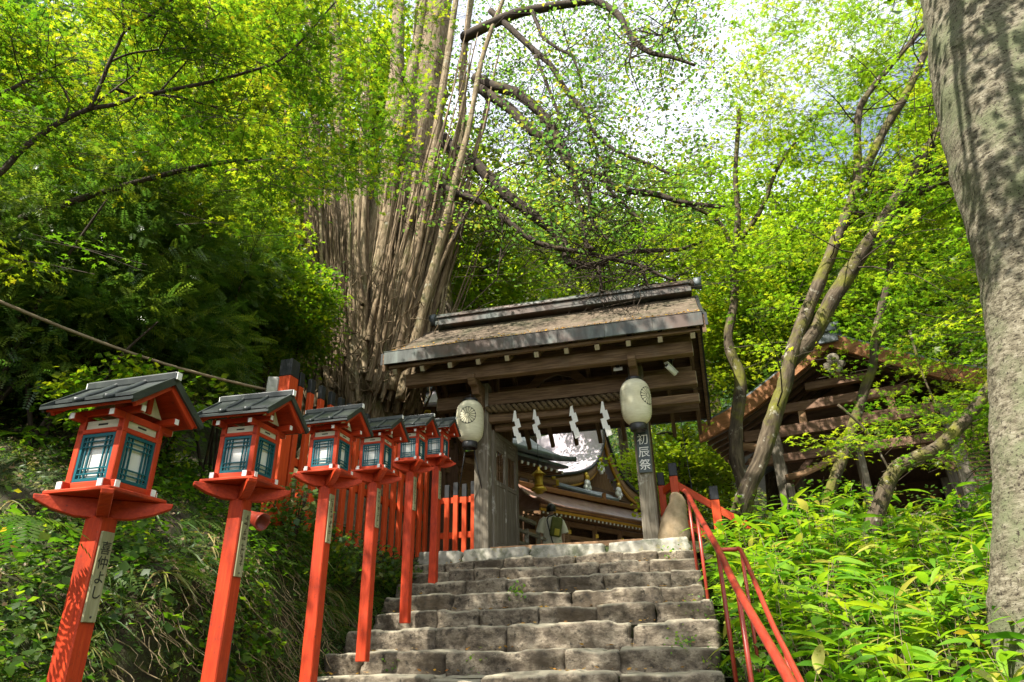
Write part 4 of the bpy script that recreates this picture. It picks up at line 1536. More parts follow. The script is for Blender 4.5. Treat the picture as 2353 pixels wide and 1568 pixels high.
# corridor ----------------------------------------------------------
E0, E1 = px(1264, 1156, 17.2), px(1477, 1197, 19.9)
e = V((E1.x - E0.x, E1.y - E0.y, 0)).normalized()
n_ = V((-e.y, e.x, 0))
cor = thing('corridor_building', 'long low shrine corridor with red brown copper roof and lattice panels', 'building', V((E0.x, E0.y, 1.38)), 0)
CO = V((-E0.x, -E0.y, -1.38))


def cw(x, y, z):
    q = E0 + e * x + n_ * y
    return V((q.x, q.y, z))


zr = plane_hit(1360, 1152, cw(2, .85, 0), n_).z
Lc = 6.2
mb = MB(CO)
pr = [(0, 3.5), (.25, 3.56), (.55, 3.72), (.85, zr)]
mb.grid([[cw(x, y, z + .16 * max(0, .5 - x) ** 2) for y, z in pr] for x in np.linspace(-.35, Lc, 16)], 0, True, V((0, 0, -.05)))
crf = mb.build('roof', M['redcopper'], cor)
mb = MB(CO); mb.grid([[cw(x, y, z) for y, z in ((.85, zr), (1.2, 3.72), (1.8, 3.5))] for x in np.linspace(-.35, Lc, 4)], 0, True, V((0, 0, -.05))); mb.build('rear_slope', M['redcopper'], crf)
mb = MB(CO); mb.beam(cw(-.4, .85, zr + .06), cw(Lc, .85, zr + .06), .16, .14); mb.build('ridge', M['barge'], crf, .01)
mb = MB(CO); mb.box(cw(3.25, .85, zr + .16), (.1, .22, .26)); mb.build('ridge_ornament', M['barge'], crf)
for dz, m_, nm in ((-.08, 'barge', 'fascia'), (-.17, 'gilt', 'eave_trim')):
    mb = MB(CO); mb.beam(cw(-.32, .02 - dz * .2, 3.5 + dz), cw(Lc, .02 - dz * .2, 3.5 + dz), .05, .07); mb.build(nm, M[m_], crf)
for k in range(38):
    x = -.2 + k * .165
    mb = MB(CO); mb.beam(cw(x, .06, 3.27), cw(x, .75, 3.36), .055, .06); rf_ = mb.build('rafter', M['shrwood'], cor)
    mb = MB(CO); mb.beam(cw(x, .045, 3.27), cw(x, .058, 3.272), .055, .06); mb.build('rafter_end', M['white'], rf_)
for z_, h_ in ((3.20, .12), (2.86, .10), (1.75, .12)):
    mb = MB(CO); mb.beam(cw(-.3, .55, z_), cw(Lc, .55, z_), .10, h_); mb.build('wall_beam', M['shrwood'], cor)
for k in range(6):
    x = .1 + 1.12 * k
    mb = MB(CO); mb.beam(cw(x, .55, 1.38), cw(x, .55, 3.25), .13, .13, (0, 1, 0)); o = mb.build('pillar', M['shrwood'], cor)
    mb = MB(CO); mb.box(cw(x, .47, 2.98), (.08, .03, .10)); mb.build('gilt_fitting', M['gold'], o)
    if k < 5:
        mb = MB(CO)
        for j in range(13):
            xx = x + .09 + .94 * j / 12
            mb.beam(cw(xx, .56, 1.8), cw(xx, .56, 2.82), .022, .022, (0, 1, 0))
        for j in range(13):
            zz = 1.82 + j * .082
            mb.beam(cw(x + .07, .575, zz), cw(x + 1.05, .575, zz), .022, .022)
        mb.build('lattice_panel', M['hallwood'], cor)
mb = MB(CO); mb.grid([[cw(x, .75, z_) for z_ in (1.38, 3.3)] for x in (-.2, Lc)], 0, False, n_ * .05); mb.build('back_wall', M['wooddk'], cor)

# building at the left inside the gate --------------------------------
S0, S1 = px(1196, 1026, 13.8), px(1314, 1061, 15.05)
e2 = V((S1.x - S0.x, S1.y - S0.y, 0)).normalized()
n2_ = V((-e2.y, e2.x, 0))
sb = thing('side_building', 'timber building with dark copper eave and white rafter ends just inside the gate', 'building', V((S1.x, S1.y, 1.38)), 0)
SBO = V((-S1.x, -S1.y, -1.38))


def bw(x, y, z):
    q = S1 + e2 * x + n2_ * y
    return V((q.x, q.y, z))


zz = S1.z
mb = MB(SBO)
mb.grid([[bw(x, y, zz + z + .10 * max(0, x + .8) ** 2) for y, z in ((0, .05), (.4, .14), (1.0, .48), (1.8, 1.1))] for x in np.linspace(-2.9, .18, 12)], 0, True, V((0, 0, -.12)))
br = mb.build('roof', M['bronze'], sb)
mb = MB(SBO); mb.grid([[bw(x, y, zz - .10 + z) for y, z in ((.06, 0), (.5, .06))] for x in (-2.9, -.05)], 0, False, V((0, 0, -.06))); mb.build('eave_layer', M['bronze'], br)
for k in range(14):
    x = -.2 - k * .19
    mb = MB(SBO); mb.beam(bw(x, .14, zz - .26), bw(x, 1.0, zz - .16), .06, .07); o = mb.build('rafter', M['shrwood'], sb)
    mb = MB(SBO); mb.beam(bw(x, .12, zz - .26), bw(x, .138, zz - .258), .055, .065); mb.build('rafter_end', M['white'], o)
mb = MB(SBO); mb.beam(bw(-2.9, .45, zz - .42), bw(-.1, .45, zz - .42), .10, .10); o = mb.build('eave_purlin', M['shrwood'], sb)
mb = MB(SBO); mb.box(bw(-.06, .45, zz - .42), (.10, .13, .13), Matrix.Rotation(math.atan2(e2.y, e2.x), 3, 'Z')); mb.build('gilt_cap', M['gold'], o)
for x in (-1.18, -2.75):
    mb = MB(SBO); mb.beam(bw(x, .9, 1.38), bw(x, .9, zz - .3), .17, .17, (0, 1, 0)); mb.build('pillar', M['shrwood'], sb, .008)
    mb = MB(SBO)
    for dz, l in ((-.42, .35), (-.55, .25)):
        mb.beam(bw(x, .9 - l, zz + dz), bw(x, .9 + l, zz + dz), .1, .11); mb.beam(bw(x - l, .9, zz + dz + .003), bw(x + l, .9, zz + dz + .003), .1, .11)
    mb.build('bracket', M['shrwood'], sb, .006)
mb = MB(SBO)
for k in range(4):
    mb.beam(bw(-2.8, .9 + .002 * k, 3.05 + .2 * k), bw(-1.25, .9 + .002 * k, 3.05 + .2 * k), .05, .195)
mb.build('wall_board', M['shrwood'], sb, .004)
for z_ in (2.95, 3.75):
    mb = MB(SBO); mb.beam(bw(-2.85, .88, z_), bw(-1.0, .88, z_), .12, .11); mb.build('wall_beam', M['shrwood'], sb, .004)

# grey balustrade inside the gate
b0, b1 = px(1180, 1174, 12.9), px(1250, 1187, 14.3)
bd_ = V((b1.x - b0.x, b1.y - b0.y, 0)).normalized()
ba = thing('balustrade', 'low grey timber balustrade inside the gate beside the person', 'balustrade', V((b0.x, b0.y, 1.38)), 0)
BO = V((-b0.x, -b0.y, -1.38))
Lb = (V((b1.x, b1.y, 0)) - V((b0.x, b0.y, 0))).length
for z_, th in ((2.42, .07), (2.18, .06), (1.95, .06), (1.56, .12)):
    mb = MB(BO)
    q0 = V((b0.x, b0.y, z_)) - bd_ * 1.5; q1 = V((b0.x, b0.y, z_)) + bd_ * (Lb - (0 if z_ < 2.3 else .5))
    mb.beam(q0, q1, th, th); mb.build('rail', M['grey'] if z_ < 1.7 else M['woodgrey'], ba, .006)
for k in range(5):
    q = V((b0.x, b0.y, 0)) + bd_ * (-1.2 + .6 * k)
    mb = MB(BO); mb.box(V((q.x, q.y, 1.8)), (.08, .08, .9)); mb.build('post', M['woodgrey'], ba, .006)

# gilt hanging lantern
gp_ = px(1238, 1102, 14.2)
gl = thing('gilt_lantern', 'gilded metal lantern hanging under the eave beyond the door', 'lantern', gp_, 0)
mb = MB(); mb.lathe([(.0, -.16), (.10, -.15), (.105, -.12), (.085, -.11), (.09, .10), (.08, .11)], n=6); mb.build('cage', M['gold'], gl)
mb = MB(); mb.lathe([(.17, .10), (.15, .115), (.07, .18), (.03, .22), (.035, .26), (0, .28)], n=6); mb.build('roof', M['gold'], gl)
mb = MB(); mb.lathe([(0, -.16), (.14, -.17), (.17, -.24), (.10, -.24), (.08, -.30), (0, -.30)], n=6); mb.build('foot', M['gold'], gl)
mb = MB(); mb.tube([(0, 0, .27), (0, 0, .75)], .008, 6); mb.build('chain', M['dark'], gl)

# little side shrine left of the gate ----------------------------------
k0, k1, k2, k3 = px(940, 921, 13.2), px(1038, 926, 12.9), px(1024, 888, 13.9), px(948, 914, 14.2)
ss = thing('side_shrine', 'small shrine with grey shingle roof between the big tree and left gate post', 'shrine', V((k1.x, k1.y, 1.38)), 0)
SSO = V((-k1.x, -k1.y, -1.38))
mb = MB(SSO)
mb.grid([[k0.lerp(k3, t).lerp(k1.lerp(k2, t), s_) + V((0, 0, -.10 * math.sin(math.pi * t) + .05 * (2 * s_ - 1) ** 2)) for s_ in np.linspace(0, 1, 8)] for t in np.linspace(0, 1, 6)], 0, True, V((0, 0, -.10)))
mb.grid([[k3.lerp(k2, s_) + V((.1 * t, 1.0 * t, -.6 * t)) for s_ in (0, 1)] for t in (0, 1)], 0, False, V((0, 0, -.10)))
o = mb.build('roof', M['lilac'], ss)
mb = MB(SSO); mb.beam(k3 + V((-.1, 0, .08)), k2 + V((.02, 0, .08)), .2, .14); mb.build('ridge', M['bronze'], o)
mb = MB(SSO); mb.beam(k0 + V((.1, .35, -.28)), k1 + V((-.1, .35, -.28)), .12, .16); mb.build('beam', M['hallwood'], ss)
for q in (k0 + V((.25, .4, 0)), k1 + V((-.2, .4, 0))):
    mb = MB(SSO); mb.beam(V((q.x, q.y, 1.38)), V((q.x, q.y, q.z - .2)), .14, .14, (0, 1, 0)); mb.build('post', M['hallwood'], ss)
c0 = (k0 + k1) / 2 + V((0, .6, 0))
mb = MB(SSO); mb.box(V((c0.x, c0.y, 3.2)), (1.1, .3, 3.4)); mb.build('wall', M['hallwood'], ss)
g0 = px(974, 946, 13.0)
mb = MB(SSO)
mb.box(g0, (.27, .04, .045)); mb.box(g0 + V((0, 0, -.10)), (.24, .04, .03)); mb.box(g0 + V((-.10, 0, -.05)), (.05, .04, .12)); mb.box(g0 + V((.11, 0, -.05)), (.04, .04, .12)); mb.box(g0 + V((0, 0, -.05)), (.05, .05, .09))
mb.build('gilt_fitting', M['gold'], ss, .006)


# ---------------------------------------------------------------- person
def skin_body(name, joints, edges, mat, parent, sub=2):
    me = bpy.data.meshes.new(name)
    me.from_pydata([j[0] for j in joints], edges, [])
    o = bpy.data.objects.new(name, me)
    COL.objects.link(o)
    o.parent = parent
    sk = o.modifiers.new('skin', 'SKIN')
    me.skin_vertices.new() if not me.skin_vertices else None
    for i, j in enumerate(joints):
        sv = me.skin_vertices[0].data[i]
        sv.radius = j[1]
        sv.use_root = (i == 0)
    sk.use_smooth_shade = True
    ss_ = o.modifiers.new('sub', 'SUBSURF')
    ss_.levels = ss_.render_levels = sub
    me.materials.append(mat)
    return o


pp_ = px(1268, 1205, 15.2)
per = thing('person', 'person walking away with dark hair, loose cream short-sleeved shirt and crossbody bag', 'person', (pp_.x, pp_.y, 1.38), R(8))
J = [((0, 0, .93), (.13, .095)), ((0, 0, 1.08), (.12, .085)), ((0, 0, 1.27), (.15, .095)), ((0, 0, 1.37), (.12, .08)), ((0, .01, 1.44), (.048, .05)), ((0, .02, 1.50), (.06, .068)),
     ((0, .025, 1.58), (.074, .09)), ((0, .02, 1.66), (.05, .062)),
     ((-.17, 0, 1.345), (.055, .055)), ((-.235, -.01, 1.12), (.042, .042)), ((-.25, .04, .90), (.033, .03)), ((-.25, .06, .82), (.036, .022)),
     ((.17, 0, 1.345), (.055, .055)), ((.24, -.01, 1.12), (.042, .042)), ((.255, .03, .90), (.033, .03)), ((.255, .05, .82), (.036, .022)),
     ((-.085, 0, .86), (.085, .09)), ((-.09, .03, .50), (.058, .06)), ((-.09, -.02, .10), (.04, .045)), ((-.095, .10, .035), (.04, .03)),
     ((.085, 0, .86), (.085, .09)), ((.09, .12, .50), (.058, .06)), ((.09, .12, .10), (.04, .045)), ((.095, .24, .035), (.04, .03))]
ED = [(0, 1), (1, 2), (2, 3), (3, 4), (4, 5), (5, 6), (6, 7), (3, 8), (8, 9), (9, 10), (10, 11), (3, 12), (12, 13), (13, 14), (14, 15), (0, 16), (16, 17), (17, 18), (18, 19), (0, 20), (20, 21), (21, 22), (22, 23)]
for sx, base in ((-1, 11), (1, 15)):
    for k, (dy, l) in enumerate(((-.028, .062), (-.009, .072), (.010, .068), (.028, .055))):
        i = len(J)
        J += [((sx * .255, .06 + dy, .785), (.0095, .0095)), ((sx * .252, .065 + dy, .785 - l * .6), (.0085, .0085)), ((sx * .246, .075 + dy, .785 - l), (.0075, .0075))]
        ED += [(base, i), (i, i + 1), (i + 1, i + 2)]
    i = len(J)
    J += [((sx * .235, .10, .81), (.011, .011)), ((sx * .23, .115, .775), (.0095, .0095))]
    ED += [(base, i), (i, i + 1)]
body = skin_body('body', J, ED, M['skin'], per)
mb = MB()
for sx in (-1, 1):
    mb.tube([V((sx * .028, .098, 1.588)), V((sx * .028, .112, 1.588))], .011, 8)
mb.build('eyes', M['dark'], per)
mb = MB(); mb.tube([V((0, .10, 1.60)), V((0, .135, 1.555)), V((0, .105, 1.55))], [.009, .014, .01], 8); mb.build('nose', M['skin'], per)
mb = MB(); mb.box((0, .112, 1.525), (.04, .012, .008)); mb.build('mouth', M['trouser'], per, .003)
for sx in (-1, 1):
    mb = MB(); mb.lathe([(0, -.012), (.02, -.01), (.028, 0), (.02, .01), (0, .012)], n=12)
    mb.v = [(sx * .083 + p[2] * .6, .015 + p[0] * .6, 1.575 + p[1]) for p in mb.v]
    mb.build('ear', M['skin'], per)
mb = MB()
vs, fs = [], []
nr, nk = 12, 24
for i in range(nr):
    t = i / (nr - 1)
    el = math.pi * (.02 + .66 * t)
    for k in range(nk):
        an = 2 * math.pi * k / nk
        front = max(0, math.sin(an))
        ee = el * (1 - .45 * front)
        p = V((.108 * math.sin(ee) * math.cos(an), .125 * math.sin(ee) * math.sin(an) + .005, .125 * math.cos(ee)))
        p *= 1 + .07 * noise.noise(p * 22)
        vs.append(p + V((0, .01, 1.585)))
for i in range(nr - 1):
    for k in range(nk):
        k2 = (k + 1) % nk
        fs.append((i * nk + k, (i + 1) * nk + k, (i + 1) * nk + k2, i * nk + k2))
fs.append(tuple(range(nk)))
mb.add(vs, fs, 0, True)
mb.build('hair', M['hair'], per)
# loose shirt: one draped tube with two wide sleeves
mb = MB()
rows = [(.70, .225, .155, 0), (.80, .22, .15, .0), (.95, .205, .14, .0), (1.10, .20, .135, 0), (1.25, .205, .13, 0), (1.34, .20, .115, 0), (1.395, .15, .095, 0), (1.425, .085, .075, .0), (1.445, .065, .066, .005)]
vs, fs = [], []
nk = 36
for z, rx, ry, oy in rows:
    for k in range(nk):
        an = 2 * math.pi * k / nk
        w = 1 + .05 * math.sin(an * 7 + z * 5) * max(0, (1.3 - z))
        vs.append(V((rx * w * math.cos(an), ry * w * math.sin(an) + oy, z + (.01 * math.sin(an * 5) if z < .75 else 0))))
for i in range(len(rows) - 1):
    for k in range(nk):
        k2 = (k + 1) % nk
        fs.append((i * nk + k, i * nk + k2, (i + 1) * nk + k2, (i + 1) * nk + k))
mb.add(vs, fs, 0, True)
for sx in (-1, 1):
    mb.tube([V((sx * .13, 0, 1.36)), V((sx * .20, 0, 1.30)), V((sx * .245, -.01, 1.18)), V((sx * .275, -.01, 1.06))], [.085, .088, .088, .095], 18, 0, False, .06, 5)
mb.build('shirt', M['shirt'], per)
mb = MB()
for sx in (-1, 1):
    off = .0 if sx < 0 else .10
    mb.tube([V((sx * .085, 0, .92)), V((sx * .09, .02 + off * .5, .6)), V((sx * .092, off, .30)), V((sx * .092, off - .02, .09))], [.125, .105, .095, .09], 16)
mb.build('trousers', M['trouser'], per)
mb = MB()
for sx in (-1, 1):
    off = .0 if sx < 0 else .12
    mb.box((sx * .094, off + .05, .035), (.085, .26, .075))
mb.build('shoes', M['dark'], per, .02, 2)
bag = thing('crossbody_bag', 'olive canvas bag with yellow pocket slung on the person\'s back', 'bag', per.matrix_world @ V((.06, -.16, 1.0)), R(8))
mb = MB(); mb.box((0, -.02, .17), (.25, .10, .42), Matrix.Rotation(R(10), 3, 'Y')); mb.build('pouch', M['olive'], bag, .04, 3)
mb = MB(); mb.box((-.005, -.085, .05), (.11, .03, .14), Matrix.Rotation(R(10), 3, 'Y')); mb.build('pocket', M['yellow'], bag, .012, 2)
mb = MB()
mb.tube([V((.07, 0, .36)), V((-.02, .08, .45)), V((-.16, .05, .40)), V((-.19, .02, .32)), V((-.16, .0, .15)), V((-.10, -.01, -.12)), V((-.04, -.0, -.28)), V((.1, .05, -.3))], .013, 6); mb.build('strap', M['dark'], bag)
# ---------------------------------------------------------------- trees
SUN_EL, SUN_AZ = R(52), math.atan2(-.68, -.68)       # azimuth from +Y towards +X
sd = V((math.sin(SUN_AZ) * math.cos(SUN_EL), math.cos(SUN_AZ) * math.cos(SUN_EL), math.sin(SUN_EL)))


def prune(cs):
    """open gaps in a crown so that sun reaches the stairs and the bamboo grass in patches"""
    out = []
    for p in cs:
        # where the sun's ray through p meets the sloping stairs (z = 1.28 + .4 b)
        a0, b0 = ab(p)
        sb = sd.dot(D)
        t = (p.z - 1.5 - .40 * b0) / (sd.z - .40 * sb)
        q = p - sd * t
        a_, b_ = ab(q)
        keep_ = True
        if -2.4 < a_ < 1.9 and -8.5 < b_ < 2.4:
            keep_ = noise.noise(V((a_ * 1.15, b_ * 1.15, 41.0))) > -.10
        elif 1.9 <= a_ < 6 and -9 < b_ < 1:
            keep_ = noise.noise(V((a_ * 1.1, b_ * 1.1, 43.0))) > .3
        if keep_:
            out.append(p)
    return out


def dpt(pl, s, ox=0, oy=0):
    """pixel list measured on an enlarged crop -> picture units"""
    return [((ox + x / s) / 1.632, (oy + y / s) / 1.632) for x, y in pl]


# the old katsura behind the gate ------------------------------------
kb = px(850, 930, 12)
kz = ground_at(kb.x, kb.y)
kat = thing('katsura_tree', 'huge old tree with dozens of upright stems rising from one base behind the gate', 'tree', (kb.x, kb.y, kz), 0)
KO = (-kb.x, -kb.y, -kz)
mb = MB(KO)
core = [px(u, v, 12.2) for u, v in ((835, 1000), (842, 930), (855, 830), (885, 690), (925, 520), (958, 340), (985, 160), (1003, -60), (1010, -250))]
core = [V((core[0].x, core[0].y, kz - .5))] + core
P_, r_2 = smooth_path(core, [1.15, 1.05, .98, .86, .74, .62, .54, .48, .44, .40], 6)
mb.tube(P_, r_2, 40, 0, True, .22, 2.2, 3)
mb.build('trunk', M['bark'], kat)
STEMS = [([(760, 925), (738, 700), (723, 500), (722, 300), (716, 120), (705, -60)], .17, .09, 11.6), ([(792, 905), (780, 640), (783, 450), (777, 240), (770, 60), (765, -60)], .18, .10, 11.3),
         ([(830, 905), (842, 640), (880, 450), (905, 250), (915, 60), (912, -80)], .22, .14, 11.3), ([(880, 880), (868, 650), (890, 500), (908, 350), (950, 150), (985, -60)], .15, .08, 11.1),
         ([(705, 850), (690, 650), (685, 500), (692, 370)], .10, .05, 11.7), ([(920, 920), (965, 740), (1012, 560), (1050, 400), (1078, 290), (1112, 120), (1172, -40)], .10, .045, 11.0),
         ([(930, 900), (985, 650), (1030, 480), (1060, 300), (1064, 150), (1088, -40)], .13, .07, 11.5), ([(900, 900), (930, 700), (962, 540), (985, 420), (1010, 250), (1042, 40), (1055, -60)], .13, .06, 11.1),
         ([(748, 930), (754, 700), (750, 500), (745, 330)], .09, .05, 11.4), ([(812, 900), (815, 650), (822, 480), (838, 300), (848, 90)], .11, .06, 11.0),
         ([(862, 900), (905, 690), (938, 560), (952, 400)], .11, .05, 11.0), ([(725, 900), (712, 700), (703, 560), (700, 420), (690, 300)], .08, .03, 11.5),
         ([(960, 860), (1000, 640), (1045, 470), (1100, 320), (1125, 200)], .07, .03, 11.2), ([(945, 880), (980, 700), (1035, 560), (1085, 470), (1120, 400)], .06, .02, 11.0)]
for pix, r0, r1, Y in STEMS:
    mb = MB(KO)
    limb(mb, pix, r0, r1, Y, Y + .2, 14, 6, 0, .2, 3)
    mb.build('stem', M['bark'] if r0 > .085 else M['twig'], kat)
mb = MB(KO)
rr = random.Random(5)
for i in range(85):                        # lesser upright stems crowding round the core
    u0 = rr.uniform(690, 960)
    v0 = rr.uniform(800, 960)
    k = (u0 - 835) / 130
    Y = rr.uniform(10.9, 11.5) + k * k * .35
    Ln = rr.choice((250, 350, 450, 600, 800))
    r0 = rr.uniform(.03, .085)
    pts, u, v = [], u0, v0
    for j in range(9):
        pts.append(px(u, v, Y))
        u += (k * .10 + (.14 if k > .3 else 0)) * Ln / 8 + rr.gauss(0, 5)
        v -= Ln / 8
    pts, rd = smooth_path(pts, [r0 * (1 - .112 * j) for j in range(9)], 4)
    mb.tube(pts, rd, 9, 1 if i % 3 else 0, False, .32, 5, i * 3)
for i in range(430):
    u0 = rr.uniform(690, 965)
    v0 = rr.uniform(660, 985)
    k = (u0 - 835) / 130
    Ln = rr.uniform(130, 460)
    Y = rr.uniform(10.75, 11.5) + abs(k) * .45
    pts = []
    u, v = u0, v0
    du = k * rr.uniform(.0, .22) + rr.gauss(0, .06) + (.2 if k > 0 else 0)
    for j in range(7):
        pts.append(px(u, v, Y))
        u += du * Ln / 6 + rr.gauss(0, 3)
        v -= Ln / 6
        du *= rr.uniform(.8, 1.1)
        Y += rr.gauss(0, .05)
    r0 = rr.choice((.010, .012, .014, .018, .024, .035, .05, .065))
    mb.tube(pts, [r0 * (1 - .13 * j) for j in range(7)], 5, 0, False, .25, 3, i)
mb.build('shoots', [M['twig'], M['bark']], kat)['kind'] = 'stuff'
mb = MB(KO)
for i in range(230):                       # dead twigs bristling from the lower trunk
    u0, v0 = rr.gauss(850, 70), rr.uniform(620, 930)
    p = px(u0, v0, rr.uniform(10.6, 11.2))
    d = V((rr.gauss(0.15, .5), rr.gauss(-.3, .4), rr.gauss(.5, .5))).normalized()
    L = rr.uniform(.2, .55)
    q = [p]
    for j in range(4):
        d = (d + V((rr.gauss(0, .25), rr.gauss(0, .25), rr.gauss(.05, .25)))).normalized()
        q.append(q[-1] + d * L / 4)
    mb.tube(q, [.010, .009, .007, .005, .003], 4, 0, False)
mb.build('twigs', M['twig'], kat)['kind'] = 'stuff'

C5 = lambda pl: dpt(pl, 1.4255, 1700, 0)
BR = [([(120, 420), (200, 460), (340, 500), (500, 640), (580, 780), (640, 905), (760, 930), (880, 1010), (1080, 1040), (1220, 1080), (1450, 1110)], .22, .04, 11.6, 9.6),
      ([(130, 460), (180, 500), (300, 580), (420, 700), (560, 790), (640, 900)], .19, .12, 11.6, 10.6),
      ([(-60, 740), (0, 800), (120, 880), (280, 1040), (440, 1160), (540, 1240), (600, 1320), (612, 1395), (700, 1420), (800, 1412), (830, 1382), (960, 1345), (1200, 1335), (1330, 1290)], .24, .03, 11.6, 10.2),
      ([(-80, 980), (0, 1030), (120, 1070), (260, 1160), (400, 1270), (520, 1320), (700, 1350), (820, 1380), (1000, 1420), (1100, 1470), (1190, 1500)], .13, .03, 11.3, 10.2),
      ([(640, 905), (660, 1050), (690, 1160), (710, 1300), (750, 1335)], .11, .05, 10.6, 10.3), ([(650, 915), (720, 1030), (740, 1170), (780, 1230), (830, 1290)], .09, .03, 10.6, 10.2),
      ([(60, 200), (120, 170), (320, 80), (480, 45), (640, 20), (760, 10), (880, 80), (960, 210), (1050, 280), (1180, 310), (1290, 350)], .22, .03, 11.6, 9.0),
      ([(420, 60), (450, 130), (480, 200), (560, 260), (640, 310), (690, 470)], .08, .025, 10.8, 10.2), ([(200, 60), (280, 130), (420, 260), (520, 350), (600, 480), (700, 600), (740, 690), (860, 800), (1000, 860), (1160, 930)], .13, .03, 11.3, 9.8),
      ([(440, 300), (460, 350), (520, 500), (570, 640), (545, 690)], .07, .03, 10.9, 10.6), ([(500, 640), (520, 880), (540, 1060), (560, 1220)], .045, .012, 10.9, 10.7), ([(250, 1100), (262, 1250), (235, 1490)], .03, .012, 11.0, 10.8),
      ([(780, 1425), (795, 1570)], .05, .03, 10.3, 10.3), ([(1000, 1420), (1045, 1540)], .05, .025, 10.3, 10.2), ([(960, 210), (940, 330)], .05, .02, 9.6, 9.5), ([(1000, 165), (1120, 185), (1220, 120)], .03, .01, 9.3, 9.0),
      ([(0, 1290), (60, 1160), (160, 1020), (300, 900), (460, 850)], .035, .012, 10.9, 10.5), ([(820, 1000), (900, 1080), (1000, 1180), (1030, 1250)], .05, .02, 10.2, 9.9), ([(730, 700), (800, 900), (860, 1060)], .05, .02, 10.5, 10.1)]
tips, BP = [], []
mb = MB(KO)
for pix, r0, r1, Y0, Y1 in BR:
    p_ = limb(mb, C5(pix), r0 * .62, r1 * .85, Y0, Y1, 9, 5, 0, .08, 3)
    BP.append(p_)
mb.build('branches', M['barkdk'], kat)
mb = MB(KO)
for p_ in BP:
    tips += twigs(mb, p_, 10, 1.3, .014, -.1, droop=.08)
    tips += p_[len(p_) // 2:]
tips += [px(rr.uniform(1000, 1640), rr.uniform(-60, 560), rr.uniform(11.2, 15.0)) for _ in range(820)]
tips = [t for t in tips if not (t.z / t.y < .47) and (t.y > 11.3 or rr.random() < .5)]
tips = [t + V((rr.gauss(0, .5), rr.gauss(0, .5), rr.gauss(0, .45))) for t in tips]
spray_twigs(mb, tips, .5, .006, 2)
mb.build('fine_branches', M['barkdk'], kat)['kind'] = 'stuff'
P_, N_, S_ = sprays(tips, 18, rng.uniform(.35, .8, len(tips)), .5, .4)
keep = (P_[:, 2] > 5.6) & ((P_[:, 2] / P_[:, 1] > .66) | (rng.random(len(P_)) < .38))
tq = (P_[:, 2] - 6.0) / sd.z                 # leave the sun a way through to the shrine roof
Qx, Qy = P_[:, 0] - sd.x * tq, P_[:, 1] - sd.y * tq
keep &= ~((abs(Qx - 1.6) < 3.2) & (abs(Qy - 22) < 4.0) & (rng.random(len(P_)) < .9))
leaf_mesh('crown', SH_OVAL, P_[keep], N_[keep], rng.lognormal(-2.55, .26, keep.sum()).clip(.045, .125), M['leaf_kat'], kat, S_[keep])
print('katsura leaves', keep.sum())

# big pitted trunk at the right edge -----------------------------------
bt0 = px(2420, 1480, 4.7)
bz = ground_at(bt0.x, bt0.y)
big = thing('tree', 'thick leaning tree trunk with pitted lichen bark at the right edge', 'tree', (bt0.x, bt0.y, bz), 0)
BGO = (-bt0.x, -bt0.y, -bz)
mb = MB(BGO)
Yb = 4.7
pl = [(2300, -420, 175), (2308, -150, 170), (2325, 60, 166), (2345, 250, 158), (2372, 430, 145), (2398, 590, 130), (2412, 760, 119), (2416, 950, 117), (2418, 1150, 114), (2420, 1330, 116), (2422, 1480, 120)]
pts = [px(u, v, Yb) for u, v, _ in pl]
rad = [r * (V(_F).dot(p)) / FPX for (u, v, r), p in zip(pl, pts)]
pts.append(V((pts[-1].x + .02, pts[-1].y, bz - .3))); rad.append(rad[-1] * 1.1)
P_, r_2 = smooth_path(pts, rad, 16)
mb.tube(P_, r_2, 90, 0, True, .05, 4.0, 9)
mb.build('trunk', M['barkbig'], big)
mb = MB(BGO)
topb = pts[0]
bts = []
for dx, dy, dz in ((-2.2, .5, 3.0), (1.5, 1, 3.5), (-.5, -1.5, 3.5)):
    q, rq = smooth_path([topb, topb + V((dx * .3, dy * .3, dz * .4)), topb + V((dx, dy, dz))], [.3, .2, .08], 5)
    mb.tube(q, rq, 12, 0, False, .1, 3, 2); bts += q[3:]
cts = [t + V((rr.gauss(0, 1.3), rr.gauss(0, 1.3), rr.gauss(.5, .8))) for t in bts for _ in range(5)]
lowc = []  # unseen low foliage, added so its shadow dapples the trunk
while len(lowc) < 85:
    p = V((rr.uniform(.2, 3.4), rr.uniform(1.0, 3.7), rr.uniform(6.0, 8.6)))
    if noise.noise(p * .9) > -.08:
        lowc.append(p)
for k in range(6):
    e_ = lowc[k * 11]
    qq, r9 = smooth_path([topb, topb.lerp(e_, .5) + V((0, 0, .5)), e_], [.07, .05, .015], 4)
    mb.tube(qq, r9, 7, 0, False, .1, 3, k)
cts = prune(cts + lowc)
mb.build('limbs', M['barkbig'], big)
P_, N_, S_ = sprays(cts, 40, .6, .4, .3)
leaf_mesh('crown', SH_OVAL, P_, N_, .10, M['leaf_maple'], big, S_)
mb = MB(BGO)
LT = [px(2020, -30, 3.6), px(2025, 10, 3.5), px(2050, 30, 3.5), px(2075, 5, 3.5)]
mb.tube([px(2200, -300, 2.6), px(2085, -75, 2.42), px(2066, -40, 2.4), px(2050, 25, 2.38)], [.004, .003, .002, .002], 5)
mb.build('low_twig', M['barkdk'], big)
leaf_mesh('low_leaves', SH_OVAL, [px(2060, -40, 2.4), px(2050, 25, 2.38), px(2078, 5, 2.38), px(2110, -70, 2.4)], [(0, -.8, .5)] * 4, [.09, .09, .055, .08], M['leaf_maple'], big, [.1, .0, .1, .1],
          tdir=np.array([(-.8, 0, -.5), (-.1, 0, -1), (.8, 0, .3), (-1, 0, -.2)], dtype=np.float32))

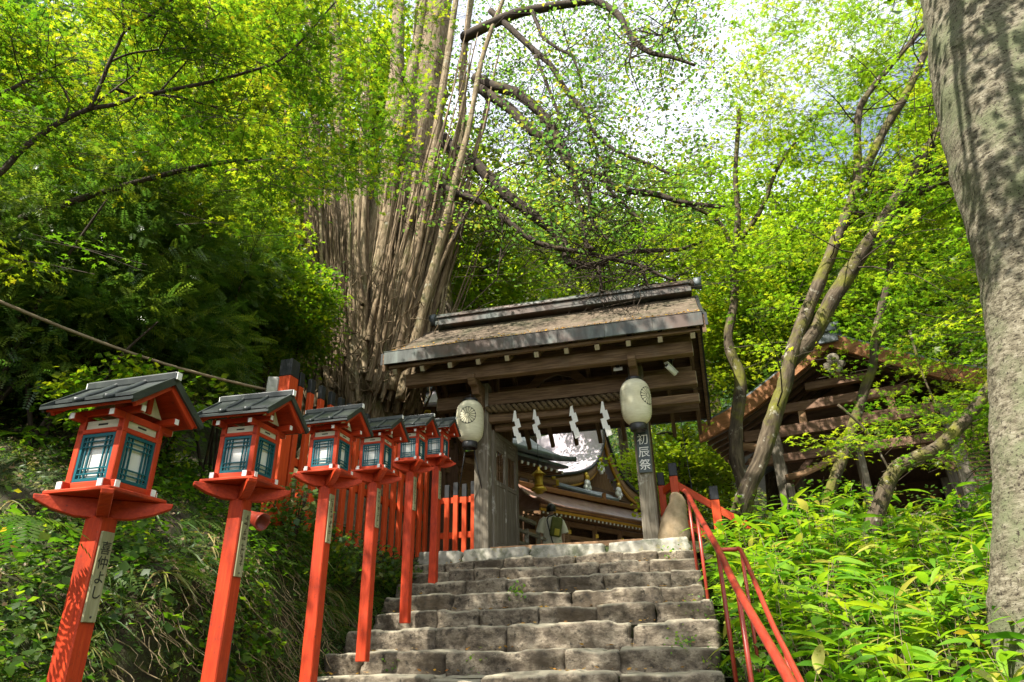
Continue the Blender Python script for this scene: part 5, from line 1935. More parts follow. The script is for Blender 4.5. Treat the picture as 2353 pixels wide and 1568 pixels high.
# leaning maple on the right -------------------------------------------
C6 = lambda pl: dpt(pl, 1.2065, 2600, 0)
mz_p = px(1722, 1130, 9.0)
mz = ground_at(mz_p.x, mz_p.y)
mpl = thing('maple_tree', 'mossy maple whose two long trunks lean up to the right in front of the hall', 'tree', (mz_p.x, mz_p.y, mz), 0)
MO = (-mz_p.x, -mz_p.y, -mz)
MBR = [([(205, 2330), (234, 2239), (305, 2079), (362, 1890), (407, 1762), (458, 1560), (560, 1300), (650, 1080), (720, 900), (800, 720), (880, 560), (950, 450), (1040, 260), (1090, 120)], .125, .05, 9.2, 8.4, 'trunk'),
       ([(430, 1640), (545, 1510), (640, 1340), (760, 1150), (860, 1000), (950, 850), (1060, 680), (1150, 540), (1250, 380)], .125, .065, 9.0, 8.0, 'trunk'),
       ([(725, 890), (742, 780), (745, 540), (780, 440), (900, 290), (1060, 100), (1120, 0)], .07, .03, 8.8, 8.3, 'limb'), ([(690, 1010), (760, 960), (840, 880), (940, 850)], .07, .05, 8.9, 8.6, 'limb'),
       ([(900, 970), (1010, 880), (1100, 800), (1220, 740)], .07, .03, 8.6, 8.2, 'limb'), ([(1000, 890), (1060, 860), (1140, 830), (1240, 815)], .05, .02, 8.5, 8.1, 'limb'), ([(960, 830), (1080, 770), (1160, 760)], .04, .02, 8.5, 8.2, 'limb')]
mtips, mp = [], []
for pix, r0, r1, Y0, Y1, nm in MBR:
    mb = MB(MO)
    p_ = limb(mb, C6(pix), r0, r1, Y0, Y1, 14, 6, 0, .22, 4)
    mb.build(nm, M['barkmaple'], mpl)
    mp.append(p_)
mb = MB(MO)
for p_ in mp:
    mtips += twigs(mb, p_, 9, 1.5, .013, .25)
TW = mb


def region(n, u0, u1, v0, v1, Y0, Y1, dens=None, seed=0):
    """positions spread through a real block of air (a wedge between two depths)"""
    out = []
    r_ = random.Random(seed)
    guard = 0
    while len(out) < n and guard < n * 40:
        guard += 1
        u, v, Y = r_.uniform(u0, u1), r_.uniform(v0, v1), r_.uniform(Y0, Y1)
        p = px(u, v, Y)
        if dens is not None and dens(u, v, p) < r_.random():
            continue
        out.append(p)
    return out


def clumpy(p, s=.5, off=0.0, lo=-.15, hi=.25):
    return sstep(noise.noise(V((p.x * s + off, p.y * s, p.z * s * 1.6))), lo, hi)


def dR(u, v, p):
    d = clumpy(p, .55, 3.0, -.28, .18)
    d *= sstep(u, 1585 + max(0, 300 - v) * .12, 1760)
    if u < 2000:
        d *= 1 - sstep(v, 640, 740)
    if v < 260:
        d *= .75
    return d


ct = region(55, 1560, 2420, -120, 800, 7.0, 8.4, dR, 3) + region(520, 1560, 2420, -120, 800, 8.6, 12.0, dR, 4) + [t for t in mtips if t.z > 3.6 and t.y > 8.7]
ct += region(170, 1690, 2200, -80, 330, 8.4, 12.0, lambda u, v, p: clumpy(p, .8, 8.0, -.3, .1), 71)
ct += region(60, 1860, 2330, 820, 1075, 7.6, 10.0, lambda u, v, p: clumpy(p, .9, 1.0, -.1, .2) * (1 if v < 960 else .55), 8)
spray_twigs(TW, ct, .45, .005, 2)
TW.build('twigs', M['barkdk'], mpl)['kind'] = 'stuff'
P_, N_, S_ = sprays(ct, 40, rng.uniform(.25, .6, len(ct)), .16, .2)
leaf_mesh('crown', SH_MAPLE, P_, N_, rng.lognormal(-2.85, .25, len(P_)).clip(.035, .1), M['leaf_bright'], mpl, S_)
print('maple R', len(P_))

# slim tree beside it
sz_p = px(1712, 1125, 10.2)
sz = ground_at(sz_p.x, sz_p.y)
slim = thing('slim_tree', 'slim crooked pale trunk standing just left of the leaning maple', 'tree', (sz_p.x, sz_p.y, sz), 0)
SLO = (-sz_p.x, -sz_p.y, -sz)
mb = MB(SLO)
sp_ = limb(mb, [(1720, 1200), (1710, 1110), (1694, 1065), (1690, 990), (1700, 911), (1699, 860), (1680, 812), (1674, 766), (1688, 690), (1686, 600), (1696, 500), (1690, 400), (1700, 250)], .125, .04, 10.2, 10.0, 12, 6, 0, .2, 4)
limb(mb, [(1686, 600), (1660, 520), (1600, 480), (1540, 470)], .05, .02, 10.1, 9.8, 8)
limb(mb, [(1694, 560), (1750, 480), (1790, 380), (1850, 300)], .05, .02, 10.1, 9.6, 8)
mb.build('trunk', M['barkmaple'], slim)
ct = region(230, 1480, 1790, 520, 1000, 9.4, 12.5, lambda u, v, p: clumpy(p, .6, 9.0, -.2, .2) * (1 if u > 1630 or v > 640 else .4) * (1 if v < 800 else (.5 if u < 1640 else 0)), 12)
P_, N_, S_ = sprays(ct, 34, rng.uniform(.25, .55, len(ct)), .2, .25)
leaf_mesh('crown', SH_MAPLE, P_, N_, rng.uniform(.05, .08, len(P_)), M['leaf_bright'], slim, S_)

# low dark branches in front of the hall
lp = px(2030, 1110, 8.2)
lz = ground_at(lp.x, lp.y)
low_ = thing('leaning_tree', 'dark crooked trunk slanting across the front of the right hall', 'tree', (lp.x, lp.y, lz), 0)
LOO = (-lp.x, -lp.y, -lz)
mb = MB(LOO)
l1 = limb(mb, [(1975, 1300), (2010, 1190), (2052, 1088), (2097, 1056), (2158, 1030), (2216, 966), (2249, 927), (2300, 862), (2380, 800)], .095, .06, 8.2, 7.6, 12, 6, 0, .2, 4)
mb.tube([l1[0], V((lp.x - .1, lp.y, lz - .2))], [.095, .11], 12)
mb.build('trunk', M['barkmaple'], low_)
mb = MB(LOO)
l2 = limb(mb, [(1900, 1170), (1918, 1100), (1945, 1024), (1985, 900), (2004, 846), (2014, 760), (2040, 640), (2050, 560)], .085, .05, 9.4, 9.2, 12, 6, 0, .2, 4)
mb.tube([l2[0], V((l2[0].x, l2[0].y, lz - .2))], [.085, .1], 12)
limb(mb, [(1925, 930), (1990, 990), (2040, 1075), (2060, 1130)], .02, .012, 8.4, 8.4, 6)
limb(mb, [(2090, 760), (2120, 860), (2160, 950)], .02, .01, 8.4, 8.4, 6)
mb.build('limb', M['barkmaple'], low_)
ct = region(80, 1960, 2300, 300, 1040, 7.4, 8.8, lambda u, v, p: clumpy(p, .9, 5.0, -.12, .2), 31)
P_, N_, S_ = sprays(ct, 34, rng.uniform(.25, .5, len(ct)), .15, .2)
leaf_mesh('crown', SH_MAPLE, P_, N_, rng.uniform(.04, .065, len(P_)), M['leaf_maple'], low_, S_ * .8)

# maple spreading over the stairs from the left -------------------------
C1 = lambda pl: [(x / 2.941, y / 2.941) for x, y in pl]
lmp = px(-260, 560, 4.6)
lmz = ground_at(lmp.x, lmp.y)
lm = thing('maple_tree', 'green maple reaching over the lanterns from the left on thin dark limbs', 'tree', (lmp.x, lmp.y, lmz), 0)
LMO = (-lmp.x, -lmp.y, -lmz)
ABR = [([(-760, 1900), (-300, 1420), (0, 1170), (120, 1040), (280, 910), (420, 820), (600, 740), (760, 710), (920, 660), (1100, 620), (1400, 560), (1560, 520), (1700, 480), (1850, 430), (1950, 360), (2080, 230), (2200, 90), (2270, 10)], .030, .008, 4.6, 5.2),
       ([(600, 740), (640, 670), (700, 520), (740, 420), (800, 300), (840, 220), (960, 140), (1110, 40), (1250, -80)], .020, .009, 4.8, 4.6), ([(740, 420), (860, 370), (1000, 345), (1200, 330), (1400, 340), (1580, 380), (1800, 440), (2000, 470)], .012, .005, 4.8, 5.4),
       ([(840, 220), (825, 0), (820, -120)], .014, .008, 4.7, 4.6), ([(780, 600), (860, 630), (940, 650), (1160, 650), (1400, 710), (1560, 760), (1740, 780)], .016, .006, 4.9, 5.4), ([(600, 740), (780, 600), (940, 480)], .014, .006, 4.9, 5.2),
       ([(440, 800), (460, 660), (330, 470), (200, 330)], .012, .005, 4.7, 4.6), ([(1080, 320), (1150, 160), (1165, 0)], .01, .005, 4.9, 4.8), ([(1080, 620), (1250, 430), (1300, 350)], .01, .005, 5.0, 5.0), ([(0, 640), (160, 560), (330, 470)], .02, .008, 4.4, 4.6)]
mb = MB(LMO)
lp_ = []
for pix, r0, r1, Y0, Y1 in ABR:
    lp_.append(limb(mb, C1(pix), r0, r1, Y0, Y1, 9, 5, 0, .12, 9))
mb.build('branches', M['barkdk'], lm)
mb = MB(LMO)
root = V((lmp.x, lmp.y, lmz - .2))
top_ = lp_[0][0]
q, rq = smooth_path([root, root.lerp(top_, .5) + V((-.15, 0, .1)), top_, top_ + V((-.5, -1.2, 1.4)), top_ + V((-.3, -2.8, 3.0)), top_ + V((.6, -4.2, 4.0))], [.16, .12, .08, .07, .05, .03], 5)
mb.tube(q, rq, 14, 0, True, .15, 4, 1)
q2, rq2 = smooth_path([top_, top_ + V((.3, .8, 1.2)), top_ + V((1.3, 1.8, 2.6)), top_ + V((2.3, 2.6, 3.4))], [.045, .035, .025, .012], 5)
mb.tube(q2, rq2, 10, 0, True, .15, 4, 2)
mb.build('trunk', M['barkdk'], lm)
mb = MB(LMO)
lt = []
for p_ in lp_ + [q[10:], q2]:
    lt += twigs(mb, p_[3:], 9, .8, .006, .15)
TW = mb


def dL(u, v, p):
    edge = 690 - max(0, u - 250) * .20 if u < 700 else 600 - (u - 700) * .9
    d = 1 - sstep(v, edge - 260, edge)
    d *= 1 - sstep(u, 850, 1030) * (1 if v < 330 else .4)
    return d * clumpy(p, .8, 0.0, -.12, .16)


ct = region(90, -220, 1030, -160, 720, 4.2, 5.0, dL, 4) + region(500, -220, 1030, -160, 720, 5.0, 8.0, dL, 6)
ct += [t for t in lt if t.z > 1.6 + .35 * max(0, t.x + 2.2)]
ct = prune(ct)
# unseen crown behind the viewer's left shoulder, added to dapple stairs and lanterns
r5 = random.Random(77)
for _ in range(430):
    p = V((r5.uniform(-6.5, 2.2), r5.uniform(-6.5, 3.0), 0))
    p.z = r5.uniform(3.6, 6.6) + .12 * max(0, -p.x - 3)
    if p.x > -1.4 and p.y > -1.2:
        continue
    if p.y > 1.5 and p.z < 3.2 + .2 * p.y:
        continue
    if clumpy(p, .6, 22.0, -.05, .2) > r5.random():
        ct.append(p)
ct = prune(ct) + region(150, 640, 1035, -80, 430, 6.0, 9.3, lambda u, v, p: clumpy(p, .7, 51.0, -.2, .2) * (1 - sstep(u, 930, 1040)) , 61)
spray_twigs(TW, ct, .4, .0035, 2)
TW.build('twigs', M['barkdk'], lm)['kind'] = 'stuff'
P_, N_, S_ = sprays(ct, 42, rng.uniform(.22, .5, len(ct)), .14, .22)
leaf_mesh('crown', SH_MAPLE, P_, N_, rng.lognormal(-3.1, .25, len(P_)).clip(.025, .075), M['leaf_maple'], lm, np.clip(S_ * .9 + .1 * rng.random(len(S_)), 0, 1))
print('maple L', len(P_))
# unseen high crown, added to shade the stairs and gate in dapples
mb = MB(LMO)
hi, rhi = smooth_path([q[-1], V((-3.6, -.4, 6.6)), V((-3.2, .6, 8.4)), V((-2.2, 2.0, 9.8))], [.10, .10, .07, .03], 5)
mb.tube(hi, rhi, 9, 0, False, .15, 4, 5)
for k in range(7):
    e_ = V((r5.uniform(-7, -1), r5.uniform(-4, 4), r5.uniform(8.4, 10.4)))
    qq, r9 = smooth_path([hi[8 + k % 6], hi[8 + k % 6].lerp(e_, .5) + V((0, 0, .3)), e_], [.05, .03, .01], 4)
    mb.tube(qq, r9, 6, 0, False)
mb.build('shade_branches', M['barkdk'], lm)  # limbs carrying the added shading crown
ct = []
while len(ct) < 300:
    p = V((r5.uniform(-6.4, -.8), r5.uniform(-2.5, 6.4), r5.uniform(8.8, 10.8)))
    if p.x > -3.4 and p.y < .2:
        continue
    if clumpy(p, .62, 31.0, -.16, .14) > r5.random():
        ct.append(p)
ct = prune(ct)
P_, N_, S_ = sprays(ct, 46, rng.uniform(.3, .6, len(ct)), .2, .25)
leaf_mesh('shade_crown', SH_MAPLE, P_, N_, rng.uniform(.07, .11, len(P_)), M['leaf_maple'], lm, S_)

# yellow-green maple deeper in, left of the old tree
ymp = px(420, 560, 11.5)
ymz = ground_at(ymp.x, ymp.y)
ym = thing('maple_tree', 'yellow green maple glowing in the sun just left of the many stemmed tree', 'tree', (ymp.x, ymp.y, ymz), 0)
YO = (-ymp.x, -ymp.y, -ymz)
mb = MB(YO)
y1 = limb(mb, [(340, 900), (380, 700), (400, 500), (440, 300), (470, 100), (500, -60)], .16, .06, 11.5, 11.5, 10)
mb.tube([V((ymp.x, ymp.y, ymz - .2)), y1[0]], [.2, .16], 10)
y2 = limb(mb, [(325, 505), (367, 485), (408, 455), (442, 425), (476, 402), (544, 391), (626, 384), (680, 391), (720, 405)], .022, .032, 9.5, 10.5, 9)
y3 = limb(mb, [(400, 500), (520, 330), (640, 230), (700, 180)], .08, .03, 11.4, 10.8, 9)
limb(mb, [(238, 476), (260, 452), (287, 432)], .035, .03, 9.0, 9.0, 9)
limb(mb, [(-20, 215), (60, 255), (170, 285), (260, 300)], .02, .012, 8.0, 8.4, 6)
mb.build('trunk', M['twig'], ym)
ct = region(520, -60, 670, -100, 640, 9.2, 13.0, lambda u, v, p: clumpy(p, .5, 14.0, -.2, .2) * (1 - sstep(v, 460 if u < 350 else 560, 560 if u < 350 else 700)), 14)
ct += region(100, 420, 655, 330, 640, 9.6, 12.0, None, 15)
P_, N_, S_ = sprays(ct, 36, rng.uniform(.35, .75, len(ct)), .16, .22)
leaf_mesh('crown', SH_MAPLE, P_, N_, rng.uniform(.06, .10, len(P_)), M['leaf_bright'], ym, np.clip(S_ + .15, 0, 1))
print('maple Y', len(P_))


# evergreen shrubs on the left slope -------------------------------------
SHRUBS = [(60, 640, 6.2, 1.25, 1.5, 'dark feathery evergreen shrub at the far left edge'), (270, 560, 7.0, 1.4, 1.6, 'tall dark evergreen shrub above the nearest lantern'),
          (190, 760, 6.4, 1.0, .9, 'low dark evergreen shrub behind the nearest lantern roof'), (440, 620, 8.6, 1.4, 1.5, 'dark evergreen shrub in the middle of the left slope'),
          (540, 750, 9.3, 1.1, 1.1, 'sun flecked evergreen shrub below the yellow maple'), (660, 720, 9.6, 1.0, 1.3, 'leafy green shrub against the left stems of the old tree'),
          (380, 800, 7.2, 1.0, .8, 'low evergreen shrub under the bamboo pole'),
          (300, 925, 5.9, .7, .4, 'low leafy bush between the two nearest lantern roofs'),
          (110, 855, 7.2, 1.0, .7, 'low dark evergreen shrub at the left above the strap leaved plants')]
for i, (u, v, Y, rw, rh, lab) in enumerate(SHRUBS):
    c = px(u, v, Y)
    gz = ground_at(c.x, c.y)
    t = thing('evergreen_shrub', lab, 'shrub', (c.x, c.y, gz), 0, 'evergreen shrubs on the left slope')
    O_ = (-c.x, -c.y, -gz)
    mb = MB(O_)
    r6 = random.Random(i)
    for k in range(6):
        e_ = c + V((r6.gauss(0, .4) * rw, r6.gauss(0, .4) * rw, rh * r6.uniform(-.1, .8)))
        b_ = V((c.x + r6.gauss(0, .12), c.y + r6.gauss(0, .12), gz - .1))
        q, rq = smooth_path([b_, b_.lerp(e_, .5) + V((r6.gauss(0, .12), r6.gauss(0, .12), .1)), e_], [.024, .018, .008], 5)
        mb.tube(q, rq, 7, 0, False, .15, 6, k)
    mb.build('stem', M['barkdk'], t)
    n = int(430 * rw * rh)
    d = rng.normal(size=(n, 3)); d /= np.linalg.norm(d, axis=1, keepdims=True)
    rad_ = (.45 + .6 * rng.random(n)) ** .7
    lump = np.array([.72 + .5 * noise.noise(V(x * 1.7) + V((i * 7, 0, 0))) for x in d])
    P_ = np.array(c) + d * (rad_ * lump)[:, None] * np.array([rw * 1.15, rw * 1.15, rh * 1.1])
    Pn, Nn, Sn = sprays(P_, 7 if i < 5 or i in (6, 8) else 26, .28, .3, .4)
    td = (Pn - np.array(c)) + rng.normal(size=Pn.shape) * .4 + np.array([.0, 0, -.25])
    if i in (4, 5, 7):
        leaf_mesh('foliage', SH_FEATHER if i == 4 else SH_OVAL, Pn, Nn, rng.uniform(.05, .085, len(Pn)) * (2.6 if i == 4 else 1), M['leaf_dark'] if i == 4 else M['leaf_maple'], t, np.clip(Sn * (1 if i == 4 else .8) + .1, 0, 1), tdir=td.astype(np.float32))
    else:
        leaf_mesh('foliage', SH_FEATHER, Pn, Nn, rng.uniform(.15, .26, len(Pn)), M['leaf_dark'], t, Sn, tdir=td.astype(np.float32))

# bright trees behind the gate ------------------------------------------
TREES = [(545, 250, 16, 2.6, 3.0, 'green tree standing behind the left stems of the old tree', .6), (640, 90, 18, 3.0, 3.2, 'tall tree high behind the left stems of the old tree', .7), (690, 420, 17, 2.4, 3.0, 'green tree seen in the gap between the stems of the old tree', .8), (400, 60, 17, 3.0, 3.0, 'tree at the upper left behind the reaching maple', .7), (880, 200, 14.5, 2.0, 2.4, 'tree filling the gap right of the main trunk of the old tree', .8),
         (1110, 640, 17, 2.6, 2.6, 'yellow green round tree directly behind the left end of the gate ridge', .75), (1245, 560, 21, 3.2, 3.0, 'bright green tree behind the middle of the gate ridge', .8),
         (1010, 470, 15.5, 1.9, 2.3, 'leafy tree showing between the old tree and the sky', .85), (1560, 560, 20, 3.0, 3.4, 'tree behind the right end of the gate ridge', .5),
         (1690, 760, 17, 2.3, 3.2, 'yellow green tree between the gate roof and the slim trunk', .85), (1580, 1085, 19, 2.2, 1.8, 'low sunlit tree behind the right gate post', .85),
         (1470, 1110, 27, 2.2, 1.7, 'sunny bush beside the foot of the shrine gable', .9), (1850, 620, 16, 3.0, 3.8, 'tall green tree high behind the right hall', .45),
         (2140, 640, 15, 3.2, 3.4, 'broad green tree above the right hall roof', .5), (1870, 900, 17, 2.6, 2.4, 'shaded green tree beside the left eave of the right hall', .4),
         (1400, 600, 26, 3.0, 2.4, 'green tree on the slope far beyond the gate', .6), (2270, 300, 13, 2.4, 3.0, 'light green tree behind the top of the thick trunk', .6)]
for i, (u, v, Y, rw, rh, lab, br_) in enumerate(TREES):
    c = px(u, v, Y)
    gz = ground_at(c.x, c.y)
    t = thing('broadleaf_tree', lab, 'tree', (c.x, c.y, gz), 0, 'broadleaf trees behind the gate and hall')
    O_ = (-c.x, -c.y, -gz)
    r6 = random.Random(100 + i)
    mb = MB(O_)
    q, rq = smooth_path([V((c.x + r6.gauss(0, .3), c.y, gz - .3)), V((c.x + r6.gauss(0, .3), c.y, (gz + c.z) / 2)), c, c + V((r6.gauss(0, .5), 0, rh * .8))], [.22, .17, .11, .03], 5)
    mb.tube(q, rq, 10, 0, True, .15, 3, i)
    for k in range(7):
        s0 = q[8 + k % 8]
        e_ = c + V((r6.gauss(0, .55) * rw, r6.gauss(0, .55) * rw, r6.gauss(.1, .45) * rh))
        qq, rr2 = smooth_path([s0, s0.lerp(e_, .5) + V((0, 0, .25)), e_], [.07, .045, .015], 4)
        mb.tube(qq, rr2, 6, 0, False, .15, 4, k)
    mb.build('trunk', M['barkmaple'], t)
    n = int(42 * rw * rh)
    d = rng.normal(size=(n, 3)); d /= np.linalg.norm(d, axis=1, keepdims=True)
    rad_ = (rng.random(n)) ** .45
    lump = np.array([.8 + .55 * noise.noise(V(x * 1.5) + V((i * 5, 3, 0))) for x in d])
    P_ = np.array(c) + d * (rad_ * lump)[:, None] * np.array([rw * 1.1, rw * 1.1, rh * 1.1])
    Pn, Nn, Sn = sprays(P_, 44, rng.uniform(.4, .8, n), .22, .3)
    leaf_mesh('crown', SH_DIAMOND, Pn, Nn, rng.uniform(.10, .17, len(Pn)), M['leaf_bright'] if br_ > .4 else M['leaf_far'], t, np.clip(Sn * .7 + br_ * .6 - .2, 0, 1))

# wooded hillside ---------------------------------------------------------
P_, S_, Z_ = [], [], []
mb = MB()
r7 = random.Random(9)
cnt = 0
for _ in range(2600):
    a_, b_ = r7.uniform(-48, 60), r7.uniform(-12, 95)
    left_ok = a_ < -8.5 and b_ < 60
    back_ok = b_ > 27
    right_ok = a_ > 12 and b_ > 6
    if not (left_ok or back_ok or right_ok):
        continue
    p = W(a_, b_, 0)
    dist = math.hypot(p.x, p.y)
    if r7.random() > min(1, 24 / dist) * (1.0 if left_ok else .62):
        continue
    gz = ground_z(a_, b_, False)
    h = r7.uniform(5, 9.5) if not (left_ok and dist < 18) else r7.uniform(4.5, 8)
    az = math.atan2(p.x, p.y)
    # the gap of sky above the valley
    lim = .40 if (-.10 < az < .42) else 9
    top = gz + h
    if top / dist > lim + .12:
        if gz / dist > lim - .05:
            continue
        h = max(2.5, lim * dist - gz)
    conif = r7.random() < .4
    br_ = r7.uniform(0, .75) * (.6 if left_ok else 1)
    mb.tube([V((p.x, p.y, gz - .5)), V((p.x + r7.gauss(0, .2), p.y, gz + h * .8))], [.2, .06], 6, 0, False)
    w = h * (.2 if conif else .36)
    ncl = int((60 if conif else 95) * (1 if dist < 45 else .6))
    for k in range(ncl):
        if conif:
            t_ = r7.random() ** .7
            rr_ = w * (1.05 - t_) * math.sqrt(r7.random())
            zc = gz + h * (.18 + .82 * t_)
        else:
            el = r7.gauss(0, .42)
            rr_ = w * math.sqrt(r7.random()) * math.sqrt(max(.05, 1 - min(1, el * el)))
            zc = gz + h * .62 + el * h * .42
        an = r7.uniform(0, 6.283)
        P_.append((p.x + rr_ * math.cos(an), p.y + rr_ * math.sin(an), zc))
        S_.append(min(1, max(0, br_ + r7.gauss(0, .18))) * (.55 if conif else 1))
        Z_.append(h * (.055 if dist < 40 else .085))
    cnt += 1
print('hill trees', cnt, len(P_))
P_ = np.array(P_); Z_ = np.array(Z_); S_ = np.array(S_)
k = 5
Pn = np.repeat(P_, k, axis=0) + rng.normal(size=(len(P_) * k, 3)) * np.repeat(Z_, k)[:, None] * 1.1
Nn = rng.normal(size=Pn.shape) * .6 + np.array([0, -.2, 1])
wood = leaf_mesh('forest', SH_CLUMP, Pn, Nn, np.repeat(Z_, k) * .62, M['leaf_far'], None, np.repeat(S_, k))
props(wood, 'dense mixed woodland covering the hillsides beyond', 'forest', None, 'stuff')
props(mb.build('forest_trunks', M['barkdk']), 'dim tree trunks inside the far woodland', 'forest', None, 'stuff')
# ---------------------------------------------------------------- bamboo grass on the right
def sasa_patch():
    r_ = random.Random(21)
    P_, N_, T_, S_, Z_ = [], [], [], [], []
    mb = MB()
    n = 0
    while n < 2000:
        a_ = 2.02 + 5.8 * r_.random() ** 1.15
        b_ = r_.uniform(-8.2, 1.2)
        if b_ > -.4 and a_ < 2.4:
            continue
        p = W(a_, b_, 0)
        if math.hypot(p.x, p.y) < 1.9 or (p.y < 2.2 and p.x < 1.5):
            continue
        # the taller growth stands away from the handrail
        hmax = interp(a_, [2.0, 2.5, 3.3, 5, 7.5], [.75, .95, 1.2, 1.35, 1.35]) * interp(b_, [-8, -5, -1, 1], [.85, .95, 1.0, .6])
        hmax *= .8 + .35 * noise.noise(V((a_ * .8, b_ * .8, 4)))
        h = hmax * r_.uniform(.5, 1.08)
        g = V((p.x, p.y, ground_z(a_, b_)))
        lean = V((r_.gauss(-.06, .16), r_.gauss(-.08, .16), 0))
        pts = [g + lean * (t * t) * h + V((0, 0, h * t)) for t in (0, .35, .7, 1)]
        mb.tube(pts, [.0042, .0038, .003, .0018], 4, 0, False)
        nl = r_.randint(6, 9)
        for k in range(nl):
            t = 1 - .58 * (k / nl) ** 1.1
            an = r_.uniform(0, 6.283)
            base = g + lean * (t * t) * h + V((0, 0, h * t))
            d = V((math.cos(an), math.sin(an), r_.gauss(.35, .3)))
            P_.append(tuple(base)); T_.append(tuple(d)); N_.append((r_.gauss(0, .35) - .15 * d.x, r_.gauss(0, .35) - .15 * d.y, 1))
            S_.append(min(1, max(0, r_.gauss(.52, .3)))); Z_.append(min(.34, max(.08, r_.lognormvariate(-1.52, .33))))
        n += 1
    o = mb.build('bamboo_grass_stems', M['bamboo'])
    props(o, 'thin dry culms inside the bamboo grass', 'bamboo grass', None, 'stuff')
    o = leaf_mesh('bamboo_grass', shape_lance(.125, .3), P_, N_, Z_, M['leaf_sasa'], None, S_, tdir=np.array(T_, dtype=np.float32))
    props(o, 'bright bamboo grass filling the slope right of the handrail', 'bamboo grass', None, 'stuff')
    print('sasa leaves', len(P_))


sasa_patch()
# other weeds mixed into the bamboo grass
P_, N_ = [], []
r4 = random.Random(5)
while len(P_) < 9000:
    a_, b_ = 1.95 + 5.5 * r4.random(), r4.uniform(-8, 1)
    p = W(a_, b_, 0)
    if math.hypot(p.x, p.y) < 1.9 or (p.y < 2.2 and p.x < 1.5) or noise.noise(V((a_ * 1.3, b_ * 1.3, 17))) < .08:
        continue
    P_.append((p.x, p.y, ground_z(a_, b_) + r4.uniform(.05, .85) * interp(a_, [1.9, 3], [.6, 1.1]))); N_.append((r4.gauss(0, .4), r4.gauss(-.2, .4), 1))
props(leaf_mesh('mixed_weeds', SH_OVAL, P_, N_, rng.lognormal(-2.95, .35, len(P_)).clip(.02, .11), M['leaf_maple'], None, np.clip(rng.normal(.4, .25, len(P_)), 0, 1)), 'broad leaved weeds mixed among the bamboo grass', 'weeds', None, 'stuff')


# ---------------------------------------------------------------- left bank
def bank_pts(n, amin, amax, bmin, bmax, seed, near=0.0):
    r_ = random.Random(seed)
    out = []
    while len(out) < n:
        b_ = r_.uniform(bmin, bmax)
        a_ = bank_left(b_) - amin - (amax - amin) * r_.random() ** (1 + near)
        e_ = .06
        z = ground_z(a_, b_)
        gx = (ground_z(a_ + e_, b_, False) - ground_z(a_ - e_, b_, False)) / (2 * e_)
        gy = (ground_z(a_, b_ + e_, False) - ground_z(a_, b_ - e_, False)) / (2 * e_)
        nrm = (D * -gy + A * -gx + V((0, 0, 1))).normalized()
        out.append((W(a_, b_, z), nrm, a_, b_, r_))
    return out


# low creeping leaves and moss
pts = bank_pts(34000, .05, 4.6, -7.6, -.2, 1, .8)
P_ = [tuple(p + n_ * .02) for p, n_, *_ in pts]
N_ = [tuple(n_ * .6 + V((rr.gauss(0, .5), rr.gauss(0, .5), .5 + rr.gauss(0, .3)))) for p, n_, *_ in pts]
dens = np.array([clumpy(p, 1.3, 2.0, -.45, .15) for p, *_ in pts])
keep = dens > rng.random(len(dens)) * .9
P_, N_ = np.array(P_)[keep], np.array(N_)[keep]
o = leaf_mesh('ground_cover', SH_CLUMP, P_ + rng.normal(size=P_.shape) * .02, N_, rng.uniform(.02, .055, len(P_)), M['leaf_grass'], None, np.clip(rng.random(len(P_)) * .9, 0, 1))
props(o, 'small creeping leaves over the earth bank', 'ground cover', None, 'stuff')
# taller leafy growth, gathered in drifts
pts = bank_pts(30000, .30, 4.4, -7.6, -.6, 5, .6)
kk = [(p, n_) for p, n_, *_ in pts if clumpy(p, .9, 6.0, -.22, .2) > rr.random()]
P_ = np.array([tuple(p + n_ * abs(rr.gauss(0, .09)) + V((0, 0, abs(rr.gauss(0, .07))))) for p, n_ in kk])
N_ = np.array([tuple(n_ * .5 + V((rr.gauss(0, .45), rr.gauss(0, .45), .6))) for p, n_ in kk])
o = leaf_mesh('leafy_undergrowth', SH_OVAL, P_, N_, rng.lognormal(-3.0, .35, len(P_)).clip(.025, .1), M['leaf_maple'], None, np.clip(rng.normal(.28, .22, len(P_)), 0, 1))
props(o, 'low broad leaved plants carpeting the slope', 'undergrowth', None, 'stuff')
fp_ = bank_pts(70, .15, 2.6, -7.2, -1.2, 8, .4)
P_, N_, T_, Z_ = [], [], [], []
for p, n_, a_, b_, r3 in fp_:
    for k in range(8):
        an = 6.283 * k / 8 + r3.gauss(0, .3)
        P_.append(tuple(p)); T_.append((math.cos(an), math.sin(an), r3.uniform(.2, .9))); N_.append((n_.x + r3.gauss(0, .15), n_.y + r3.gauss(0, .15), 1)); Z_.append(r3.uniform(.14, .32))
o = leaf_mesh('fern_fronds', SH_FERN, P_, N_, Z_, M['leaf_grass'], None, rng.random(len(P_)) * .6, tdir=np.array(T_, dtype=np.float32))
props(o, 'ferns scattered over the bank', 'ferns', None, 'stuff')


